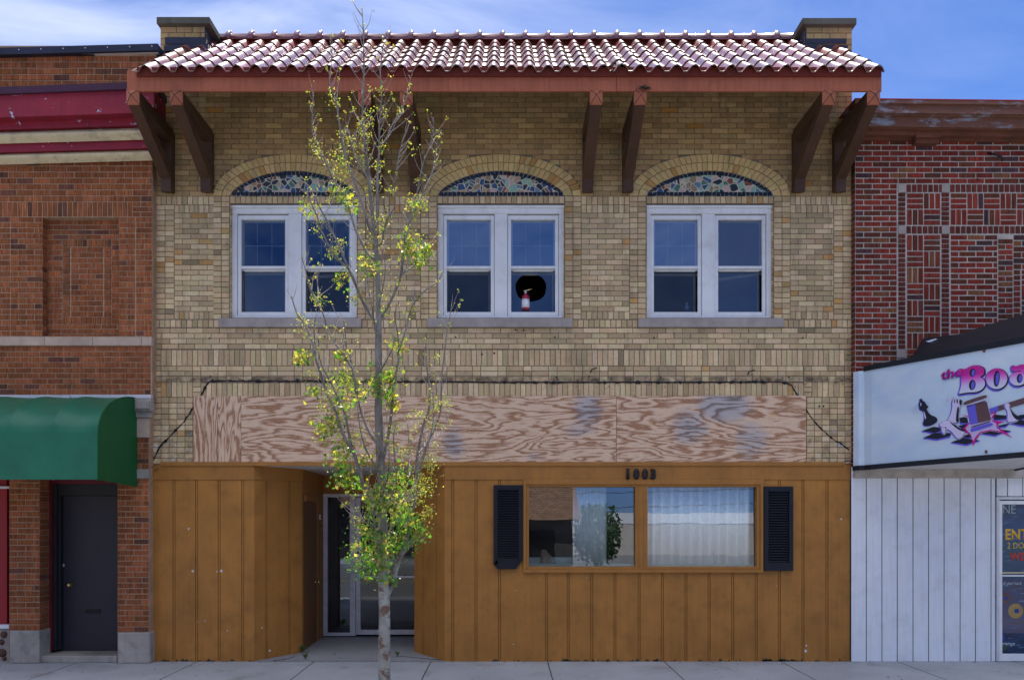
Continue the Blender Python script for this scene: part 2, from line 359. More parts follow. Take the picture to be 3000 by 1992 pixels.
def mosaicm():
    t = NT('mosaic_tile')
    m = t.n('ShaderNodeMapping'); m.inputs['Scale'].default_value = (1, 0, 1); m.inputs['Location'].default_value = (.3, 0, .1); t.l(t.tc.outputs['Object'], m.inputs[0])
    nz = t.n('ShaderNodeTexNoise'); nz.inputs['Scale'].default_value = 3; t.l(m.outputs[0], nz.inputs['Vector'])
    def vor(feat):
        v = t.n('ShaderNodeTexVoronoi', feature=feat, voronoi_dimensions='3D'); v.inputs['Scale'].default_value = 13.5; v.inputs['Randomness'].default_value = 1
        t.l(m.outputs[0], v.inputs['Vector']); return v
    v = vor('F1'); e = vor('DISTANCE_TO_EDGE')
    sp = t.n('ShaderNodeSeparateColor'); t.l(v.outputs['Color'], sp.inputs[0])
    cols = [(28, 38, 36), (178, 150, 118), (66, 92, 130), (30, 52, 46), (138, 178, 158), (128, 74, 42), (96, 128, 156), (40, 44, 52), (196, 168, 160), (72, 118, 96), (150, 128, 96), (44, 74, 116)]
    tile = t.ramp(sp.outputs[0], [(i/len(cols), lin(*c)) for i, c in enumerate(cols)], 'CONSTANT')
    tile = t.mix(1, tile, t.ramp(t.noise(40, 3, .6), [(.3, .8), (.7, 1.15)]), 'MULTIPLY')
    g = t.ramp(e.outputs['Distance'], [(.045, 1), (.065, 0)])
    t.color(t.mix(g, tile, lin(196, 188, 170))); t.rough(t.ramp(g, [(0, .2), (1, .9)])); t.bump(t.ramp(e.outputs['Distance'], [(.03, 0), (.09, 1)]), .5, .004)
    return t.m
M['mosaic'] = mosaicm()
M['blacktile'] = paint('black_glazed_tile', (.012, .014, .022), .2, .3)
M['grout'] = mortar('mosaic_grout', (.5, .47, .4))

def concm(name, base, joints=True):
    t = NT(name)
    col = t.mix(t.ramp(t.noise(.9, 8, .62), [(.3, 0), (.7, 1)]), tuple(x*.72 for x in base), base)
    col = t.mix(t.math('MULTIPLY', t.ramp(t.noise(60, 4, .75), [(.45, 0), (.75, 1)]), .35), col, tuple(x*.5 for x in base))
    col = t.mix(t.math('MULTIPLY', t.ramp(t.noise(2.4, 8, .7, (1, .6, 1), .5, (4, 3, 2)), [(.56, 0), (.7, 1)]), .45), col, (.16, .13, .10))
    spots = t.noise(14, 2, .5, (1, .7, 1), .2, (7, 1, 1)); col = t.mix(t.ramp(spots, [(.735, 0), (.745, .9)]), col, (.03, .03, .03))
    if joints:
        x, y, z = t.xyz()
        wob = t.math('MULTIPLY', t.math('SUBTRACT', t.noise(6, 4, .6), .5), .02)
        f = t.math('PINGPONG', t.math('SUBTRACT', t.math('ADD', x, wob), X(922)+15.5*5), .775)
        l1 = t.ramp(f, [(.004, 1), (.010, 0)])
        f2 = t.math('ABSOLUTE', t.math('ADD', y, 1.92)); l2 = t.ramp(f2, [(.005, 1), (.012, 0)])
        l = t.math('MAXIMUM', l1, l2)
        col = t.mix(l, col, (.03, .028, .025)); t.bump(l, -.5, .01)
    t.color(col); t.rough(.9); t.bump(t.noise(120, 4, .7), .35, .003); return t.m
M['walk'] = concm('sidewalk_concrete', (.42, .44, .47))
M['floor'] = concm('entry_floor_terrazzo', (.30, .31, .33), False)
M['asphalt'] = concm('road_asphalt', (.15, .15, .15), False)
M['kerb'] = concm('kerb_concrete', (.42, .41, .40), False)
M['soil'] = mortar('pit_soil', (.06, .045, .03))
M['ground'] = concm('far_ground', (.20, .19, .17), False)

# window glass
M['glass_up'] = glassmat('upper_sash_glass', .27, (.66, .80, 1.0), .5, 0.0, .05)
M['glass_low'] = glassmat('lower_sash_screened_glass', .055, (.7, .75, .85), .45, .12)
M['glass_clear'] = glassmat('lower_sash_glass', .11, (.75, .85, 1.0), .5, 0.0, .05)
M['glass_shop'] = glassmat('shop_window_glass', .19, (.85, .92, 1.0), .9, 0.0, .04)
M['glass_door'] = glassmat('door_glass', .07, (.8, .85, .9), .5, .05)

# ------------------------------------------------------------------ brick layer
def jit(c, v): k = 1+R.uniform(-v, v); return tuple(max(.005, x*k*(1+R.uniform(-.04, .04))) for x in c)
def buffc(pier=False):  # darker upper field: grime plus the eave's shade put into the brick colour
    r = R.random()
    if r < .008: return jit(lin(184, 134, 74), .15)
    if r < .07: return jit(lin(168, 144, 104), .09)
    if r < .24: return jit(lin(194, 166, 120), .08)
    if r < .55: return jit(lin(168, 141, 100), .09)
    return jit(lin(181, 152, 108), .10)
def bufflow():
    # window heads down: paler, the stronger light there put into the brick colour
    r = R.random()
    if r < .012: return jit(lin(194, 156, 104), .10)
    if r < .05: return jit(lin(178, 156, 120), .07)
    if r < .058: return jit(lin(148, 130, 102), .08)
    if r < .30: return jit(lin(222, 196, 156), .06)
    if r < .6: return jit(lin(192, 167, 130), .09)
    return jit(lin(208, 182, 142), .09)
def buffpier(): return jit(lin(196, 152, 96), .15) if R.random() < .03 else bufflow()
def rugc():
    r = R.random()
    if r < .06: return jit(lin(104, 66, 52), .2)
    if r < .35: return jit(lin(140, 82, 48), .15)
    return jit(lin(146, 86, 54), .26)
def redc():
    r = R.random()
    if r < .05: return jit(lin(76, 50, 52), .2)
    if r < .30: return jit(lin(94, 50, 36), .2)
    if r < .37: return jit(lin(122, 78, 50), .15)
    return jit(lin(122, 48, 37), .22)
def redsoft():
    return jit(lin(98, 44, 38), .25)

class Wall:
    """bricks laid on a vertical plane; u,v are photograph pixels of that plane"""
    def __init__(s, yplane, colf, proud=.008, joint=1.9):
        s.mb = MB(); s.y = yplane; s.cf = colf; s.proud = proud; s.j = joint
    def brick(s, u0, v0, u1, v1, extra=0.0, cf=None, y=None):
        if u1-u0 < 2.5 or v1-v0 < 2.5: return
        y = s.y if y is None else y; j = s.j/2
        c = (cf or s.cf)()
        xs = (X(u0+j, s.y), X(u1-j, s.y)); zs = (Z(v1-j, s.y), Z(v0+j, s.y))
        p = s.proud+extra+R.uniform(-.0015, .0015); tx, tz = R.uniform(-.001, .001), R.uniform(-.001, .001); i = .0022; q = lambda: R.uniform(-.0012, .0012)
        b = [(xs[0],y+.001,zs[0]),(xs[1],y+.001,zs[0]),(xs[1],y+.001,zs[1]),(xs[0],y+.001,zs[1])]
        m = [(xs[0]+q(),y-p*.75+tx,zs[0]+q()),(xs[1]+q(),y-p*.75-tx,zs[0]+q()),(xs[1]+q(),y-p*.75-tx,zs[1]+q()),(xs[0]+q(),y-p*.75+tx,zs[1]+q())]
        f = [(xs[0]+i,y-p+tx-tz,zs[0]+i),(xs[1]-i,y-p-tx-tz,zs[0]+i),(xs[1]-i,y-p-tx+tz,zs[1]-i),(xs[0]+i,y-p+tx+tz,zs[1]-i)]
        s.mb.solid(b+m+f, [(8,9,10,11)]+[(k,(k+1) % 4,4+(k+1) % 4,4+k) for k in range(4)]+[(4+k,4+(k+1) % 4,8+(k+1) % 4,8+k) for k in range(4)], 0, c)
    def run(s, u0, v0, u1, v1, course=15.55, L=48.2, off=0, arch=None, extra=0.0, cf=None):
        n = max(1, round((v1-v0)/course)); h = (v1-v0)/n
        for r in range(n):
            a = v0+r*h; x = u0-((r+off) % 2)*L/2-(L*.0)
            x += 0
            while x < u1-2:
                xa, xb = max(x, u0), min(x+L, u1)
                segs = [(xa, xb)]
                if arch:
                    for (cx, av, hw, hh) in arch:
                        dv = av-(a+h*.6)
                        if 0 < dv < hh:
                            w2 = hw*math.sqrt(1-(dv/hh)**2); n2 = []
                            for (p, q) in segs:
                                if q <= cx-w2 or p >= cx+w2: n2.append((p, q))
                                else:
                                    if p < cx-w2: n2.append((p, cx-w2))
                                    if q > cx+w2: n2.append((cx+w2, q))
                            segs = n2
                        elif dv <= 0: segs = [(p, q) for (p, q) in segs if q <= cx-hw+3 or p >= cx+hw-3]
                for p, q in segs: s.brick(p, a, q, a+h, extra, cf)
                x += L
    def stack(s, u0, v0, u1, v1, cols=1, course=15.55, extra=0.0, cf=None):
        n = max(1, round((v1-v0)/course)); h = (v1-v0)/n; w_ = (u1-u0)/cols
        for r in range(n):
            for c in range(cols): s.brick(u0+c*w_, v0+r*h, u0+(c+1)*w_, v0+(r+1)*h, extra, cf)
    def soldier(s, u0, v0, u1, v1, w_=15.6, extra=0.0, cf=None):
        n = max(1, round((u1-u0)/w_)); ww = (u1-u0)/n
        for c in range(n): s.brick(u0+c*ww, v0, u0+(c+1)*ww, v1, extra, cf)
    def basket(s, u0, v0, u1, v1, cell=48.5, cf=None, par=0):
        nu = max(1, round((u1-u0)/cell)); nv = max(1, round((v1-v0)/cell)); cu, cv = (u1-u0)/nu, (v1-v0)/nv
        for i in range(nu):
            for k in range(nv):
                a, b = u0+i*cu, v0+k*cv
                for q in range(3):
                    if (i+k+par) % 2: s.brick(a+q*cu/3, b, a+(q+1)*cu/3, b+cv, 0, cf)
                    else: s.brick(a, b+q*cv/3, a+cu, b+(q+1)*cv/3, 0, cf)
    def quadbrick(s, pts, extra=0.003, cf=None, mi=0):
        # pts: four (u,v) corners; a wedge-shaped brick
        c = (cf or s.cf)(); cu = sum(p[0] for p in pts)/4; cv = sum(p[1] for p in pts)/4; y = s.y
        def P(k, d, yy):
            u, v = pts[k]; l = math.hypot(u-cu, v-cv); u2 = u-(u-cu)/l*d; v2 = v-(v-cv)/l*d
            return (X(u2, s.y), yy, Z(v2, s.y))
        p = s.proud+extra+R.uniform(-.001, .001)
        b = [P(k, 1.1, y+.001) for k in range(4)]; m = [P(k, 1.1, y-p*.75) for k in range(4)]; f = [P(k, 1.8, y-p) for k in range(4)]
        s.mb.solid(b+m+f, [(8,9,10,11)]+[(k,(k+1) % 4,4+(k+1) % 4,4+k) for k in range(4)]+[(4+k,4+(k+1) % 4,8+(k+1) % 4,8+k) for k in range(4)], mi, c)
    def returns(s, u, v0, v1, depth, side, course=15.55):
        """header bricks on a jamb face at pixel u going back by depth; side=+1: faces +x, -1: faces -x"""
        n = round((v1-v0)/course); h = (v1-v0)/n; x = X(u, s.y)
        for r in range(n):
            c = s.cf(); za, zb = Z(v0+(r+1)*h-1, s.y), Z(v0+r*h+1, s.y)
            xo = x+side*.006; ya, yb = s.y-.004, s.y+depth
            s.mb.solid([(x, ya, za), (x, yb, za), (x, yb, zb), (x, ya, zb), (xo, ya+.002, za+.002), (xo, yb, za+.002), (xo, yb, zb-.002), (xo, ya+.002, zb-.002)],
                       [(4,5,6,7),(0,1,5,4),(1,2,6,5),(2,3,7,6),(3,0,4,7)], 0, c)

def holed_wall(mb, x0, x1, z0, z1, yf, yb, holes, mi=0):
    """a wall of thickness yf..yb with rectangular holes (x0,x1,z0,z1)"""
    xs = sorted(set([x0, x1]+[h[0] for h in holes]+[h[1] for h in holes])); zs = sorted(set([z0, z1]+[h[2] for h in holes]+[h[3] for h in holes]))
    inh = lambda x, z: any(h[0] < x < h[1] and h[2] < z < h[3] for h in holes)
    for i in range(len(xs)-1):
        for k in range(len(zs)-1):
            cx, cz = (xs[i]+xs[i+1])/2, (zs[k]+zs[k+1])/2
            if inh(cx, cz): continue
            a, b, c, d = xs[i], xs[i+1], zs[k], zs[k+1]
            mb.face([(a,yf,c),(b,yf,c),(b,yf,d),(a,yf,d)], mi); mb.face([(a,yb,c),(a,yb,d),(b,yb,d),(b,yb,c)], mi)
    for (a, b, c, d) in holes+[(x0, x1, z0, z1)]:
        mb.face([(a,yf,c),(a,yb,c),(a,yb,d),(a,yf,d)], mi); mb.face([(b,yf,c),(b,yf,d),(b,yb,d),(b,yb,c)], mi)
        mb.face([(a,yf,c),(b,yf,c),(b,yb,c),(a,yb,c)], mi); mb.face([(a,yf,d),(a,yb,d),(b,yb,d),(b,yf,d)], mi)

# =================================================================== SETTING
mb = MB(); mb.box(-60, 60, -4.6, 0.35, -.3, 0.0); struct(mb.build('sidewalk', M['walk']))
mb = MB(); mb.box(-60, 60, -4.76, -4.604, -.3, .004); struct(mb.build('kerb', M['kerb'], bevel=.015))
mb = MB(); mb.box(-400, 400, -19.0, -4.764, -.35, -.13); struct(mb.build('road', M['asphalt']))
mb = MB(); mb.box(-60, 60, -22.0, -19.004, -.3, .0); struct(mb.build('opposite_sidewalk', M['walk']))
mb = MB(); mb.box(-1500, 1500, -1500, 1500, -.9, -.36); struct(mb.build('ground', M['ground']))
mb = MB(); mb.box(-60, 60, -60, -22.004, -.3, -.01); struct(mb.build('parking_lot', M['asphalt']))
# paint lines on the road
mb = MB(); mb.box(-60, 60, -11.55, -11.43, -.125, -.1255); mb.box(-60, 60, -11.25, -11.13, -.125, -.1255)
struct(mb.build('road_marking', paint('yellow_road_paint', (.6, .42, .05), .7, .2)))

# =================================================================== MAIN BUILDING
B1 = thing('brick_building', 'two-storey buff brick building with red tile eave, three arched windows and brown boarded shopfront', 'building', (0, 0, 0))
WINC = [-607.5, 0, 612.0]
XL, XR = X(455), X(2496)
arch = [(1467.5+d, 575, 235, 122) for d in WINC]
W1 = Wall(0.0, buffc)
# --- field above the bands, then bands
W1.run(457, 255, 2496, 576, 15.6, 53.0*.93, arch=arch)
edges = [(457, 626), (1108+0, 1228), (1708, 1840+0), (2321, 2496)]
def colx(d): return (1467.5+d-235, 1467.5+d-186, 1467.5+d+186, 1467.5+d+235)
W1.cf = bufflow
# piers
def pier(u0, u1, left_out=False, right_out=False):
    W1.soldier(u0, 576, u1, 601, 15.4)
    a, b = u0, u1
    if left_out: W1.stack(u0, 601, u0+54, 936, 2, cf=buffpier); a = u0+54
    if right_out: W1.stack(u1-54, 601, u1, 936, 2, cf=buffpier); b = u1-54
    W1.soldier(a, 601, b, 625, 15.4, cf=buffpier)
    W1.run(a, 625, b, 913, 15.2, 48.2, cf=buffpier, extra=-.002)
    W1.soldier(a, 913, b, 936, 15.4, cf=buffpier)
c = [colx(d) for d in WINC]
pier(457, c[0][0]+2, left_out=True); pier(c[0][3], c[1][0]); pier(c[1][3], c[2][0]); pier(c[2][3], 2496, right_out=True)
for q in c:
    for (a, b) in ((q[0], q[1]-1), (q[2]+1, q[3])):
        W1.stack(a, 576, b, 936, 2, 15.65, .003, buffpier)
    # rings of the arch
    n1 = 40
    def ell(k, th, cx=(q[1]+q[2])/2):
        a_, r_, sq = ((185, 73, .45), (210, 98, .12), (236, 122, 0))[k]
        return (cx-math.cos(th)*a_, 575-r_*((1-sq)*math.sin(th)+sq*math.sin(th)**2))
    def params(k, n):
        ts = [math.pi*i/400 for i in range(401)]; L = [0]
        for i in range(400):
            p0, p1 = ell(k, ts[i]), ell(k, ts[i+1]); L.append(L[-1]+math.dist(p0, p1))
        out = []; j = 0
        for i in range(n+1):
            tt = L[-1]*i/n
            while j < 399 and L[j+1] < tt: j += 1
            out.append(ts[j]+(ts[j+1]-ts[j])*min(1, (tt-L[j])/max(1e-9, L[j+1]-L[j])))
        return out
    for k, n in ((0, 29), (1, 33)):
        ps = params(k, n)
        for i in range(n):
            W1.quadbrick([ell(k, ps[i]), ell(k, ps[i+1]), ell(k+1, ps[i+1]), ell(k+1, ps[i])], .006, (lambda: jit(lin(210, 182, 128), .09)) if R.random() > .06 else (lambda: jit(lin(188, 146, 92), .1)))
    W1.soldier(q[1], 576, q[2], 597, 15.4)
    W1.returns(q[1], 598, 931, .12, 1); W1.returns(q[2], 598, 931, .12, -1)
# sill level soldiers
sills = [(643, 1060), (1252, 1677), (1868, 2293)]
for (a, b) in ((452, 643), (1060, 1252), (1677, 1868), (2293, 2498)): W1.soldier(a, 937, b, 960, 15.4, .004, buffpier)
W1.run(450, 961, 2498, 1023, 15.5, 48.4)
W1.stack(449, 1025, 472, 1072, 1); W1.soldier(472, 1025, 2474, 1072, 15.4); W1.stack(2474, 1025, 2498, 1164, 1)
# patterned band
W1.stack(449, 1072, 472, 1164, 1); W1.run(472, 1072, 565, 1118, 15.4, 47); W1.run(2378, 1072, 2474, 1118, 15.4, 47)
u = 565; W1.stack(565, 1072, 589, 1164, 1); W1.stack(2354, 1072, 2378, 1164, 1); u = 589
while u < 2350:
    for r in range(3):
        if u+50 < 2354: W1.brick(u, 1072+r*15.4, u+50, 1072+(r+1)*15.4); W1.brick(u+50, 1072+r*15.4, min(u+74.5, 2354), 1072+(r+1)*15.4)
    u += 74.5
W1.soldier(472, 1118, 565, 1164, 15.5); W1.soldier(2378, 1118, 2474, 1164, 15.5); W1.soldier(589, 1121, 2354, 1164, 15.4, -.002)
# stacked headers beside the boards
W1.stack(449, 1164, 589, 1359, 6, 15.6); W1.stack(2340, 1164, 2498, 1359, 7, 15.6)
# plain brick above the eave and hidden behind the boards is only backing
wall = W1.mb
holes = [(X(1467.5+d-187), X(1467.5+d+187), Z(931), Z(597)) for d in WINC]
hmb = MB(); holed_wall(hmb, XL, XR, Z(1362), 8.02, .001, .3, holes)
i0 = len(wall.v); wall.v += hmb.v; wall.c += hmb.c; wall.f += [tuple(k+i0 for k in f) for f in hmb.f]; wall.m += [1]*len(hmb.f); wall.sm += hmb.sm
wall.build('brick_wall', [M['buff'], M['mortar_buff']], B1, recalc=False)
# building body behind the front
mb = MB()
mb.box(XL+.005, XR-.005, 4.6, 15, 0, 8.0); mb.box(XL+.005, XL+.2, .31, 4.6, 0, 8.0); mb.box(XR-.2, XR-.005, .31, 4.6, 0, 8.0)
mb.box(XL+.2, XR-.2, .31, 4.6, 3.2, 3.35); mb.box(XL+.2, XR-.2, .31, 4.6, 6.9, 7.1)
mb.build('rear_wall', M['room'], B1)

# --- mosaics
for q in c:
    Wm = Wall(-.001, lambda: (.02, .022, .032), .006, 1.7)
    cx = (q[1]+q[2])/2
    pts = []
    for i in range(41):
        u_, v_ = ell(0, math.pi*i/40, cx); pts.append((X(u_), -.002, Z(min(v_, 575))))
    Wm.mb.face(pts[::-1], 1); 
    Wm.soldier(cx-180, 563, cx+180, 575, 12.3)
    ps = params(0, 33)
    for i in range(33):
        o0, o1 = ell(0, ps[i], cx), ell(0, ps[i+1], cx)
        if min(o0[1], o1[1]) > 566: continue
        def inn(p, th):
            n_ = Vector((cx-p[0], 640-p[1])).normalized(); return (p[0]+n_.x*12.5, min(563, p[1]+n_.y*12.5))
        Wm.quadbrick([o0, o1, inn(o1, 0), inn(o0, 0)], -.001)
    o = Wm.mb.build('mosaic_panel', [M['blacktile'], M['mosaic']], B1, recalc=False)

# --- sills
for i, (a, b) in enumerate(sills):
    mb = MB(); mb.box(X(a), X(b), -.06, .14, Z(958, -.06), Z(932, -.06)); mb.build('window_sill', M['stone'], B1, bevel=.006)

# --- windows
def window(d, cfg):
    cx = 1467.5+d; yf = .10
    P = lambda u: X(cx+u, 0)
    zt, zb = Z(598), Z(930)
    f = MB(); wdt = 187
    # outer casing: head, jambs, bottom; central mullion
    f.box(P(-wdt), P(wdt), .03, .15, Z(606), zt-.003); f.box(P(-wdt)+.004, P(wdt)-.004, .06, .16, Z(621), Z(606))
    f.box(P(-wdt)+.002, P(-171), .07, .2, zb, Z(621)); f.box(P(171), P(wdt)-.002, .07, .2, zb, Z(621))
    f.box(P(-19), P(19), .075, .2, zb+.002, Z(621)); f.box(P(-wdt)+.004, P(wdt)-.004, .065, .2, zb-.005, Z(922))
    wf = f.build('window', M['white'], B1, bevel=.004)
    room = MB(); x0, x1, z0, z1 = P(-wdt)-.25, P(wdt)+.25, zb-.5, zt+.3
    for sx, (a, b) in enumerate(((-170, -20), (20, 170))):
        cf = cfg[sx]
        # storm frame
        s = MB(); fr = 10
        for (u0, u1, v0, v1) in ((a, a+fr, 624, 920), (b-fr, b, 624, 920), (a+fr, b-fr, 624, 636), (a+fr, b-fr, 909, 920)):
            s.box(P(u0), P(u1), .10, .135, Z(v1), Z(v0))
        s.box(P(a+fr), P(b-fr), .103, .138, Z(781), Z(773))
        so_ = s.build('sash', M['white'], wf, bevel=.003)
        # inner sash behind: top sash and bottom sash with their own thin frames
        s = MB(); k = 5; y0, y1 = .155, .185
        for (u0, u1, v0, v1) in ((a+fr-4, a+fr+k, 630, 784), (b-fr-k, b-fr+4, 630, 784), (a+fr+k, b-fr-k, 630, 641), (a+fr+k, b-fr-k, 778, 786)):
            s.box(P(u0), P(u1), y0, y1, Z(v1), Z(v0))
        s.build('sash', M['white'], wf, bevel=.002)
        s = MB(); tilt = cf.get('tilt', 0); y0, y1 = .20, .23; drop = cf.get('drop', 0)
        xa, xb = P(a+fr-2), P(b-fr+2)
        zl, zr = Z(786+drop+tilt), Z(786+drop)
        wd = .035
        s.solid([(xa,y0,zl-wd),(xb,y0,zr-wd),(xb,y1,zr-wd),(xa,y1,zl-wd),(xa,y0,zl),(xb,y0,zr),(xb,y1,zr),(xa,y1,zl)], [(0,3,2,1),(4,5,6,7),(0,1,5,4),(1,2,6,5),(2,3,7,6),(3,0,4,7)])
        s.box(xa, xa+.02, y0, y1, Z(912), zl-wd); s.box(xb-.045, xb-.02, y0, y1, Z(912), zr-wd)
        s.build('sash', paint('weathered_sash_paint', lin(170, 165, 140), .7, .2, .6, (.08, .07, .05)) if 'wsp' not in M else M['wsp'], wf)
        # muntin grid between the panes of the top sash
        if cf.get('grid', 1):
            g = MB(); w3 = (b-a-2*fr)
            for t in (1/3, 2/3): g.box(P(a+fr+w3*t)-.0035, P(a+fr+w3*t)+.0035, .168, .172, Z(778), Z(641))
            g.box(P(a+fr), P(b-fr), .1665, .1715, Z(711), Z(709)); g.build('glazing_bar', M['bar'], wf)
        # panes
        g = MB(); e = R.uniform(-.004, .004)
        g.face([(P(a+fr), .150+e, Z(773)), (P(b-fr), .150-e, Z(773)), (P(b-fr), .152, Z(636)), (P(a+fr), .152, Z(636))])
        g.build('pane', M[cf.get('up', 'glass_up')], wf)
        g = MB(); lowm = M[cf.get('low', 'glass_low')]
        xa, xb, za, zb_ = P(a+fr), P(b-fr), Z(909), Z(784)
        if cf.get('hole'):
            # cracked out round hole: ring of faces between the hole outline and the rectangle
            hc = (P(a+fr+59), Z(831)); rx, rz = .212, .182; N = 36; inner = []; outer = []
            for i in range(N):
                t = 2*math.pi*i/N; sup = 1-.02*math.cos(4*t)+.01*math.sin(7*t); inner.append((hc[0]+rx*math.cos(t)*sup, .19, hc[1]+rz*math.sin(t)*sup*(1.08 if math.sin(t) < 0 else .98)))
                dx, dz = math.cos(t), math.sin(t); kx = ((xb if dx > 0 else xa)-hc[0])/dx if abs(dx) > 1e-6 else 9; kz = ((zb_ if dz > 0 else za)-hc[1])/dz if abs(dz) > 1e-6 else 9
                kk = min(kx, kz); outer.append((hc[0]+dx*kk, .19, hc[1]+dz*kk))
            for i in range(N): g.face([inner[i], inner[(i+1) % N], outer[(i+1) % N], outer[i]])
        else: g.face([(xa, .19, za), (xb, .19, za), (xb, .193, zb_), (xa, .193, zb_)])
        g.build('pane', lowm, wf)
    # dim room behind
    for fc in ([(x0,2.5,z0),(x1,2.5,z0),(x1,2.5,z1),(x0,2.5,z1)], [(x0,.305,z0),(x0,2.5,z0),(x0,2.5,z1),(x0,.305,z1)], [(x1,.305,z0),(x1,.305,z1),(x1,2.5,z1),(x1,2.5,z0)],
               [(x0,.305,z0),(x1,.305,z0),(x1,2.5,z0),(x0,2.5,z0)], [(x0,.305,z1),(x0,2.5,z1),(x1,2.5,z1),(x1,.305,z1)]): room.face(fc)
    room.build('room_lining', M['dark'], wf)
    return wf
M['bar'] = paint('pale_glazing_bar', (.5, .55, .6), .5, .1)
M['wsp'] = paint('weathered_sash_paint', lin(175, 168, 145), .7, .2, .6, (.08, .07, .05))
M['glass_up2'] = glassmat('darker_upper_glass', .11, (.6, .76, 1.0), .5, 0.0, .08)
M['glass_screen'] = glassmat('screened_glass', .20, (.66, .70, .8), .4, .2)
window(WINC[0], [dict(low='glass_clear', up='glass_up2'), dict(tilt=10, drop=2, low='glass_low', up='glass_up2')])
window(WINC[1], [dict(low='glass_low'), dict(low='glass_clear', hole=1)])
window(WINC[2], [dict(low='glass_low', drop=3), dict(grid=0, up='glass_screen', low='glass_clear', tilt=19, drop=0)])

# --- fire extinguisher and bottle on the inner ledges
def extinguisher():
    px, y = 1540, .17; zb = Z(909, y); x = X(px, y)
    t = thing('fire_extinguisher', 'small red fire extinguisher with white label behind the holed window pane', 'fire extinguisher', (x, y, zb))
    red = paint('extinguisher_red', lin(168, 48, 76), .35, .1)
    MB().lathe([(.045, 0), (.052, .01), (.052, .165), (.045, .19), (.025, .21), (.018, .225)], (x, y+.0, zb)).build('cylinder', red, t)
    lab = MB().lathe([(.0535, .03), (.0535, .145)], (x, y, zb)); lab.build('label_band', paint('paper_label', lin(225, 225, 228), .6, .3, .8, (.08, .08, .1)), t)
    MB().lathe([(.018, .222), (.018, .25), (.01, .27)], (x, y, zb), n=12).build('valve', M['alu'], t)
    MB().tube([(x-.03, y, zb+.262), (x+.03, y, zb+.272), (x+.085, y, zb+.288)], [.007, .009, .006], 8, 0, True, .6).build('handle', M['brass'], t)
    MB().tube([(x+.01, y-.01, zb+.25), (x+.045, y-.015, zb+.23), (x+.055, y-.01, zb+.19)], .006, 8).build('hose', M['blackiron'], t)
extinguisher()
xb_, yb_ = X(2012, .235), .235; bt = thing('bottle', 'small blue plastic bottle behind the lower left pane of the right-hand upper window', 'bottle', (xb_, yb_, Z(909, .235)))
MB().lathe([(.02, 0), (.03, .005), (.03, .05), (.014, .065), (.012, .085)], (xb_, yb_, Z(909, .235)), n=16).build('bottle_body', paint('pale_blue_plastic', (.35, .5, .75), .3, .1), bt)
MB().lathe([(.014, .084), (.014, .1)], (xb_, yb_, Z(909, .235)), n=16).build('cap', M['white'], bt)
for _n, _d in (('ledge', 0),):
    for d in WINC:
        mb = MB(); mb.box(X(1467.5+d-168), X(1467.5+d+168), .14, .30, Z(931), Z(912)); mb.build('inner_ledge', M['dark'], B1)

# --- boards
plys = [(567, 638, True, (1.3, 0, 4.1)), (638, 706, True, (6.7, 0, .4)), (706, 1256, False, (2.1, 0, 5.2)), (1256, 1806, False, (7.9, 0, 1.7)), (1806, 2362, False, (4.4, 0, 9.3))]
for i, (a, b, vert, loc) in enumerate(plys):
    yf = -.032-.0015*(i % 2); m = MB()
    m.slab(a+.6, 1160, 1364.5, b-.6, 1160-(1 if i > 2 else 0), 1364.5, yf, yf+.016)
    for k in range(14 if b-a > 200 else 5):
        u = R.uniform(a+8, b-8); v = R.choice([1190, 1330, 1195, 1335, 1262])+R.uniform(-3, 3)
        m.box(X(u)-.004, X(u)+.004, yf-.0006, yf+.002, Z(v)-.004, Z(v)+.004, 1)
    m.build('plywood_board', [plym('plywood_figure', loc, vert), M['rustbrown']], B1)
mb = MB(); mb.box(X(575), X(2355), -.012, .0, Z(1358), Z(1170)); mb.build('board_batten', M['brown_dark'], B1)

# --- sealant line left by the old sign
path = [(448, 1352), (455, 1335), (470, 1308), (505, 1272), (540, 1235), (568, 1193), (590, 1158), (606, 1130), (616, 1117), (660, 1115), (760, 1117), (900, 1116), (1100, 1119), (1300, 1118), (1500, 1121), (1700, 1121), (1900, 1120), (2100, 1120), (2290, 1119), (2318, 1128), (2330, 1148), (2350, 1180), (2364, 1206), (2385, 1236), (2410, 1262), (2440, 1286), (2470, 1305), (2494, 1322)]
pp = []; rr = []
for i in range(len(path)-1):
    (a, b), (c_, d_) = path[i], path[i+1]; n = max(2, int(math.dist(path[i], path[i+1])/7))
    for k in range(n):
        t = k/n; pp.append((X(a+(c_-a)*t+R.uniform(-1, 1)), -.012, Z(b+(d_-b)*t+R.uniform(-1.3, 1.3)))); rr.append(R.uniform(.004, .013) if R.random() < .92 else .022)
mb = MB(); mb.tube(pp, rr, 6, 0, True, .55); mb.build('sealant_line', M['tar'], B1)
# bolts, hooks and anchors left on the brick
for (u, v) in ((618, 1103), (1725, 1103), (1630, 1105), (1935, 1105), (2310, 1105), (1625, 988), (1915, 990), (2350, 991), (615, 992), (952, 987), (1335, 988)):
    MB().lathe([(.010, 0), (.010, -.02), (.006, -.024)], (X(u), -.006, Z(v)), 'y', 8).build('bolt', M['blackiron'], B1)
for (u, v) in ((1730, 1084), (2190, 1090)):
    MB().tube([(X(u), -.004, Z(v+8)), (X(u+2), -.03, Z(v)), (X(u+18), -.045, Z(v-5))], .007, 6).build('wall_hook', M['blackiron'], B1)
for (u, v) in ((1510, 967), (1534, 968), (1412, 1038), (1448, 1035), (2400, 1190), (2412, 1190)):
    MB().lathe([(.014, 0), (.012, -.006)], (X(u), -.007, Z(v)), 'y', 7).build('anchor_hole', M['blackiron'], B1)

